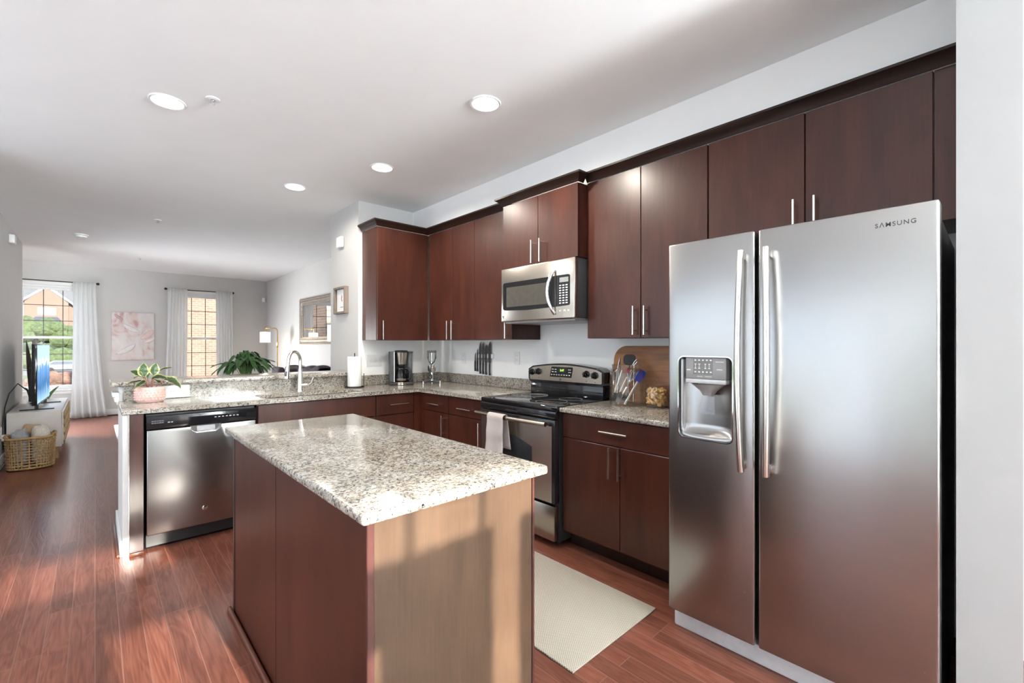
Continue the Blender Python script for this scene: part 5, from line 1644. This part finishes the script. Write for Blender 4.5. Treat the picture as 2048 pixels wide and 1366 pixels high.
def cushiony(name, mat_, c, sx, sy, sz, label, nb, seed):
    random.seed(seed)
    m = MB()
    ph = [random.uniform(0, 6) for _ in range(4)]
    def fn(u, v):
        a = u * 2 * PI
        b = (v - 0.5) * PI
        cb_, sb_ = math.cos(b), math.sin(b)
        x, y = sup(a, 0.6)
        r = 1 + 0.05 * math.sin(nb * b * 2 + ph[0] + x) + 0.04 * math.sin(3 * a + ph[1])
        return (c[0] + sx * x * (abs(cb_) ** 0.6) * r, c[1] + sy * y * (abs(cb_) ** 0.6) * r, c[2] + sz * math.copysign(abs(sb_) ** 0.7, sb_) * r)
    m.grid(fn, 40, 24)
    bmesh.ops.remove_doubles(m.bm, verts=m.bm.verts[:], dist=0.0005)
    return tag(obj(name, m, mat_, None, 60), label, 'blanket')
cushiony('folded_blanket', M_BLKT1, (bx_ - 0.075, by_ - 0.03, 0.225), 0.075, 0.11, 0.185, 'grey knitted blanket folded in the wicker basket', 5, 1)
cushiony('folded_blanket', M_BLKT2, (bx_ + 0.075, by_ - 0.03, 0.245), 0.072, 0.11, 0.205, 'cream fleece blanket bulging from the wicker basket', 2, 2)
cushiony('folded_blanket', M_BLKT3, (bx_ - 0.0, by_ + 0.105, 0.25), 0.10, 0.03, 0.195, 'tan knitted blanket at the back of the wicker basket', 3, 4)

tag(obj('area_rug', MB().box(0.225, 1.95, 6.3, 9.75, 0.001, 0.012, 0.004), M_LRUG), 'pale grey rug edge on the living-room floor past the peninsula', 'rug')

# floor lamp
t = thing('floor_lamp', 'brass arc floor lamp with a small lit white shade in the far corner', 'lamp', (2.60, 9.5, 0))
obj('base', MB().lathe([(0, 0), (0.13, 0), (0.13, 0.018), (0.02, 0.026), (0, 0.026)], (2.60, 9.5, 0.001), 32), M_BRASS, t)
pth = [(2.60, 9.5, 0.02), (2.60, 9.5, 1.58)]
for k in range(1, 6):
    a = PI / 2 * k / 5
    pth.append((2.56 + 0.04 * math.cos(a), 9.5, 1.58 + 0.055 * math.sin(a)))
pth += [(2.40, 9.5, 1.633), (2.385, 9.5, 1.63), (2.385, 9.5, 1.56)]
obj('pole', MB().tube(pth, 0.0105, 10).lathe([(0.011, -0.06), (0.018, -0.05), (0.018, 0.05), (0.011, 0.06)], (2.60, 9.5, 1.32), 16), M_BRASS, t)
obj('lamp_shade', MB().lathe([(0.085, 0.0), (0.088, 0.0), (0.088, 0.195), (0.02, 0.2), (0.02, 0.197), (0.085, 0.192)], (2.385, 9.5, 1.362), 32, close=True), M_SHADE, t)
light('floor_lamp_bulb', 'POINT', (2.385, 9.5, 1.34), 5, (1.0, 0.82, 0.6), shadow_soft_size=0.03)

# side table and table lamp beside the corner wall
t = thing('side_table', 'small round side table behind the kitchen corner wall', 'table', (2.45, 6.30, 0))
obj('top', MB().lathe([(0, 0.90), (0.20, 0.90), (0.20, 0.925), (0, 0.925)], (2.45, 6.30, 0), 32), M_LEGW, t)
for k in range(3):
    a = 2 * PI * k / 3
    obj('leg', MB().tube([(2.45 + 0.15 * math.cos(a), 6.30 + 0.15 * math.sin(a), 0.90), (2.45 + 0.19 * math.cos(a), 6.30 + 0.19 * math.sin(a), 0.0)], 0.014, 8), M_LEGW, t)
t = thing('table_lamp', 'lit lamp with tall cream shade half hidden by the corner wall before the mirror', 'lamp', (2.45, 6.30, 0.926))
obj('base', MB().lathe([(0, 0.0), (0.06, 0.0), (0.06, 0.012), (0.012, 0.02), (0.012, 0.43), (0.018, 0.44), (0, 0.44)], (2.45, 6.30, 0.926), 24), M_BRASS, t)
obj('lamp_shade', MB().lathe([(0.082, 0.0), (0.085, 0.0), (0.085, 0.226), (0.015, 0.229), (0.015, 0.226), (0.082, 0.223)], (2.45, 6.30, 1.365), 32, close=True), M_SHADE, t)
obj('finial', MB().lathe([(0, 0), (0.006, 0), (0.004, 0.02), (0.009, 0.03), (0, 0.04)], (2.45, 6.30, 1.595), 12), M_BRASS, t)

# mirror
t = thing('wall_mirror', 'large mirror in an ornate antique silver frame over the sofa', 'mirror', (XW, 7.9, 1.75))
my0_, my1_, mz0_, mz1_ = 6.85, 8.87, 1.325, 2.17
def frame_ring(prof, mat_, name):
    m = MB()
    rr = []
    for w, d in prof:
        rr.append([m.bm.verts.new((XW - 0.001 - d, y, z)) for y, z in ((my0_ + w, mz0_ + w), (my1_ - w, mz0_ + w), (my1_ - w, mz1_ - w), (my0_ + w, mz1_ - w))])
    for a, b in zip(rr, rr[1:]):
        for i in range(4):
            m.bm.faces.new((a[i], a[(i + 1) % 4], b[(i + 1) % 4], b[i]))
    return obj(name, m, mat_, t)
fo = frame_ring([(0, 0), (0, 0.03), (0.02, 0.036), (0.03, 0.026), (0.055, 0.034), (0.08, 0.028), (0.09, 0.018), (0.13, 0.014), (0.13, 0.004)], M_SILVERF, 'frame')
m = MB()
for w, r, stp in ((0.012, 0.011, 0.03), (0.042, 0.009, 0.026), (0.088, 0.009, 0.026)):
    ya, yb, za, zb2 = my0_ + w, my1_ - w, mz0_ + w, mz1_ - w
    ny, nz = int((yb - ya) / stp), int((zb2 - za) / stp)
    for i in range(ny):
        for z in (za, zb2):
            y = ya + (yb - ya) * i / ny
            if y > 7.3:
                m.ball((XW - 0.034, y, z), r, 6)
    for i in range(nz):
        m.ball((XW - 0.034, yb, za + (zb2 - za) * i / nz), r, 6)
obj('beading', m, M_SILVERB, fo)
obj('glass', MB().box(XW - 0.010, XW - 0.004, my0_ + 0.13, my1_ - 0.13, mz0_ + 0.13, mz1_ - 0.13), M_MIRROR, t)

# sofa and throw
t = thing('sofa', 'dark grey sofa against the wall under the mirror', 'sofa', (2.40, 8.1, 0))
obj('base', MB().box(1.95, 2.80, 7.25, 8.95, 0.10, 0.30, 0.02), M_SOFA, t)
obj('backrest', MB().box(2.58, 2.81, 7.25, 8.95, 0.301, 0.86, 0.05, 4), M_SOFA, t)
for y in (7.16, 8.957):
    obj('arm', MB().box(1.95, 2.81, y - 0.0, y + 0.085, 0.10, 0.62, 0.03, 3), M_SOFA, t)
for i in range(2):
    obj('seat_cushion', MB().box(1.93, 2.575, 7.255 + i * 0.85, 8.095 + i * 0.85, 0.302, 0.46, 0.04, 3), M_SOFA, t)
for x in (2.0, 2.74):
    for y in (7.3, 8.9):
        obj('leg', MB().lathe([(0, 0), (0.018, 0), (0.025, 0.099), (0, 0.099)], (x, y, 0.0), 12), M_BLACKM, t)
m = MB()
def throw(u, v):
    y = 7.28 + 1.6 * u
    a = (v - 0.5) * 2
    x = 2.695 + 0.15 * a
    z = 0.885 + 0.03 * math.sin(u * 21) * (1 - a * a) + 0.035 * (1 - a ** 4) + (0.03 * math.sin(u * 5 + 1) if abs(a) < 0.6 else 0)
    if abs(a) > 0.85:
        z -= 0.10 * (abs(a) - 0.85) / 0.15
    return (min(x, 2.828), y, z)
m.grid(throw, 60, 14)
tag(solid(m, 'throw_blanket', M_THROW, None, 0.012), 'rumpled plum throw along the top of the sofa back', 'blanket')
m = MB()
m.box(2.28, 2.40, 8.30, 8.72, 0.47, 0.93, 0.05, 4)
tag(obj('throw_pillow', m, M_THROW), 'dark plum pillow propped upright on the sofa by the floor lamp', 'pillow')

# leafy plant on a stand
lx, ly = 1.40, 6.5
t = thing('plant_stand', 'wooden plant stand behind the breakfast bar', 'plant stand', (lx, ly, 0))
obj('top', MB().lathe([(0, 0.60), (0.17, 0.60), (0.17, 0.625), (0, 0.625)], (lx, ly, 0), 28), M_LEGW, t)
for k in range(3):
    a = 2 * PI * k / 3 + 0.4
    obj('leg', MB().tube([(lx + 0.12 * math.cos(a), ly + 0.12 * math.sin(a), 0.60), (lx + 0.16 * math.cos(a), ly + 0.16 * math.sin(a), 0.0125)], 0.013, 8), M_LEGW, t)
t = thing('peace_lily', 'bushy green plant with long drooping leaves behind the breakfast bar', 'potted plant', (lx, ly, 0.626))
obj('pot', MB().lathe([(0, 0.0), (0.10, 0.0), (0.13, 0.26), (0.12, 0.26), (0.112, 0.22), (0, 0.22)], (lx, ly, 0.626), 32), M_WHITE, t)
obj('soil', MB().lathe([(0, 0.221), (0.111, 0.221), (0.111, 0.228), (0, 0.228)], (lx, ly, 0.626), 24), M_SOIL, t)
m = MB(); sm = MB()
random.seed(21)
for i in range(64):
    a = random.uniform(0, 2 * PI)
    el = random.random() ** 0.8
    reach = 0.10 + 0.24 * random.random()
    zt_ = 1.00 + 0.34 * (1 - 0.8 * reach / 0.36) * random.uniform(0.35, 1.15)
    c, s = math.cos(a), math.sin(a)
    b0 = (lx + 0.35 * reach * c, ly + 0.35 * reach * s, min(zt_, 1.02 + 0.12 * el) )
    b1 = (lx + 0.75 * reach * c, ly + 0.75 * reach * s, zt_ + 0.06)
    b2 = (lx + (reach + 0.05) * c, ly + (reach + 0.05) * s, zt_ - random.uniform(0.0, 0.2))
    leaf(m, b0, b1, b2, random.uniform(0.06, 0.095), 0.25, 4, 8)
    sm.tube([(lx + 0.05 * c, ly + 0.05 * s, 0.85), (lx + 0.2 * reach * c, ly + 0.2 * reach * s, 0.95), b0], 0.003, 5)
solid(m, 'foliage', M_LILY, t, 0.0012, None)
obj('stems', sm, M_GSTEM, t)

# ------------------------------------------------------------------ outdoors, past the far windows
def gz(y):
    pts = [(11.4, -0.9), (40, -1.3), (70, -2.0), (76, -2.15), (92, -2.15), (100, -1.4), (135, 1.2), (170, 3.5), (240, 4.2)]
    for (a, za), (b, zb2) in zip(pts, pts[1:]):
        if y <= b:
            return za + (zb2 - za) * (y - a) / (b - a)
    return 4.2
def strip(name, ya, yb, mat_, x0=-70, x1=70):
    m = MB()
    n = max(1, int((yb - ya) / 4))
    top_ = [(ya + (yb - ya) * i / n) for i in range(n + 1)]
    vs = [[m.bm.verts.new((x, y, gz(y) + dz)) for x in (x0, x1) for dz in (0, -0.4)] for y in top_]
    for p, q in zip(vs, vs[1:]):
        m.bm.faces.new((p[0], p[2], q[2], q[0])); m.bm.faces.new((p[1], q[1], q[3], p[3]))
        m.bm.faces.new((p[0], q[0], q[1], p[1])); m.bm.faces.new((p[2], p[3], q[3], q[2]))
    m.bm.faces.new((vs[0][0], vs[0][1], vs[0][3], vs[0][2])); m.bm.faces.new((vs[-1][0], vs[-1][2], vs[-1][3], vs[-1][1]))
    return struct(name, m, mat_)
strip('ground_lawn', 11.5, 72, M_GRASS)
strip('road', 72.02, 92, M_ROAD)
strip('ground_bank', 92.02, 236, M_GRASS)
t = thing('neighbour_building', 'sunlit orange brick building close outside the lamp-side window', 'building', (6, 24, -1.2))
obj('front_wall', MB().box(1.9, 12, 22, 26, -1.2, 9.0), M_BRICK1, t)
obj('side_wing', MB().box(0.05, 0.45, 14.0, 26, -1.2, 9.0), brick('orange_brick_side', (0.2, 0.115, 0.085), (0.25, 0.16, 0.12), (0.3, 0.25, 0.22), 'x'), t)

hy_ = 170
t = thing('brick_house', 'distant red brick house with white bay and grey gabled roof seen through the window', 'house', (-8, hy_, 3.4))
obj('wall', MB().box(-26, 14, hy_, hy_ + 10, 2.6, 12.6), M_BRICK2, t)
rf = MB()
rf.poly([(-26.6, hy_ - 0.6, 12.4), (-26.6, hy_ + 5, 17.2), (-26.6, hy_ + 10.6, 12.4)], (41.2, 0, 0))
obj('roof', rf, M_SHINGLE, t)
gb = MB()
gx_ = -9.2
gb.poly([(gx_ - 4.0, hy_ - 1.6, 2.6), (gx_ + 4.0, hy_ - 1.6, 2.6), (gx_ + 4.0, hy_ - 1.6, 12.4), (gx_, hy_ - 1.6, 16.0), (gx_ - 4.0, hy_ - 1.6, 12.4)], (0, 1.55, 0))
obj('gable', gb, M_BRICK2, t)
gt = MB()
for s in (-1, 1):
    gt.poly([(gx_ + s * 5.2, hy_ - 1.9, 11.6), (gx_ + s * 5.2, hy_ - 1.9, 12.2), (gx_, hy_ - 1.9, 16.9), (gx_, hy_ - 1.9, 16.2)], (0, 0.28, 0))
obj('gable_trim', gt, M_HOUSEW, t)
by = obj('bay', MB().box(gx_ - 2.6, gx_ + 2.6, hy_ - 3.2, hy_ - 1.62, 2.6, 7.2), M_HOUSEW, t)
obj('bay_roof', MB().poly([(gx_ - 3.0, hy_ - 3.6, 7.21), (gx_ + 3.0, hy_ - 3.6, 7.21), (gx_ + 2.0, hy_ - 2.4, 8.5), (gx_ - 2.0, hy_ - 2.4, 8.5)], (0, 0.75, 0)), M_SLATE, t)
for x in (gx_ - 1.5, gx_, gx_ + 1.5):
    obj('window', MB().box(x - 0.45, x + 0.45, hy_ - 3.24, hy_ - 3.205, 4.2, 6.3), M_WINGL, t)
obj('window', MB().box(gx_ - 1.7, gx_ + 1.7, hy_ - 1.66, hy_ - 1.605, 9.0, 11.0), M_HOUSEW, t)
for z in (5.0, 9.0):
    for x in (-1.2, 4.6):
        obj('window', MB().box(x - 0.9, x + 0.9, hy_ - 0.05, hy_ - 0.005, z, z + 2.0), M_HOUSEW, t)
obj('downspout', MB().box(gx_ - 4.3, gx_ - 4.05, hy_ - 1.7, hy_ - 1.6, 2.6, 12.0), M_HOUSEW, t)

# parked car
t = thing('parked_car', 'silver car parked on the street beyond the window', 'car', (-2.3, 80, -2.15))
CX = lambda s, d, z: (-2.6 + s, 80 + d, -2.15 + z)
outl = [(-2.2, 0.35), (2.2, 0.35), (2.25, 0.75), (1.5, 0.95), (0.8, 1.42), (-1.2, 1.45), (-1.95, 1.0), (-2.25, 0.95)]
obj('body', MB(CX).poly([(s, -0.85, z) for s, z in outl], (0, 1.7, 0)), M_CAR, t)
obj('side_glass', MB(CX).poly([(-1.65, -0.86, 0.98), (1.2, -0.86, 0.98), (0.7, -0.86, 1.36), (-1.1, -0.86, 1.38)], (0, -0.02, 0)), M_WINGL, t)
for s in (-1.4, 1.4):
    obj('wheel', MB(CX).lathe([(0, 0), (0.32, 0), (0.32, 0.2), (0, 0.2)], (s, -0.95, 0.325), 20, (0, 1, 0)), M_TYRE, t)
obj('tail_light', MB(CX).box(-2.28, -2.1, -0.87, -0.5, 0.75, 0.98), M_TAIL, t)

def shrub(label, x, y, r, h, mat_, n, seed, cat='shrub', name='shrub'):
    random.seed(seed)
    t = thing(name, label, cat, (x, y, gz(y)))
    m = MB()
    for i in range(n):
        a, b = random.uniform(0, 2 * PI), random.uniform(-0.3, 1.0)
        q = random.uniform(0.55, 1.0)
        c = (x + r * q * math.cos(a) * math.cos(b), y + 0.6 * r * q * math.sin(a) * math.cos(b), gz(y) + h * 0.45 + h * 0.5 * q * math.sin(b))
        m.ball(c, r * random.uniform(0.16, 0.3), 6, (1, 1, random.uniform(0.7, 1.1)))
    obj('foliage', m, mat_, t, 10)
    obj('trunk', MB().tube([(x, y, gz(y) - 0.1), (x, y, gz(y) + h * 0.5)], r * 0.06 + 0.02, 6), M_SOIL, t)
shrub('broad green tree on the bank behind the parked car', -8.0, 118, 5.0, 6.5, M_BUSH, 90, 1, 'tree', 'street_tree')
shrub('yellowing shrub on the bank beside the broad green tree', -17.5, 112, 3.8, 4.6, M_BUSHY, 60, 2)
shrub('green tree on the bank nearest the white curtain', 2.6, 116, 4.5, 5.6, M_BUSH, 70, 3, 'tree', 'street_tree')
shrub('small dark conifer at the foot of the brick house bay', -4.2, 166, 0.9, 2.6, M_BUSH, 20, 4)
shrub('small dark conifer standing clear of the brick house bay', -2.0, 166, 0.8, 2.4, M_BUSH, 20, 6)
shrub('pinkish flowering shrub just outside the window', -1.35, 30, 1.1, 1.2, M_BUSHR, 70, 5)
shrub('low green hedge along the street before the car', -3.0, 95, 6.0, 1.6, M_BUSH, 70, 8, 'hedge', 'hedge')
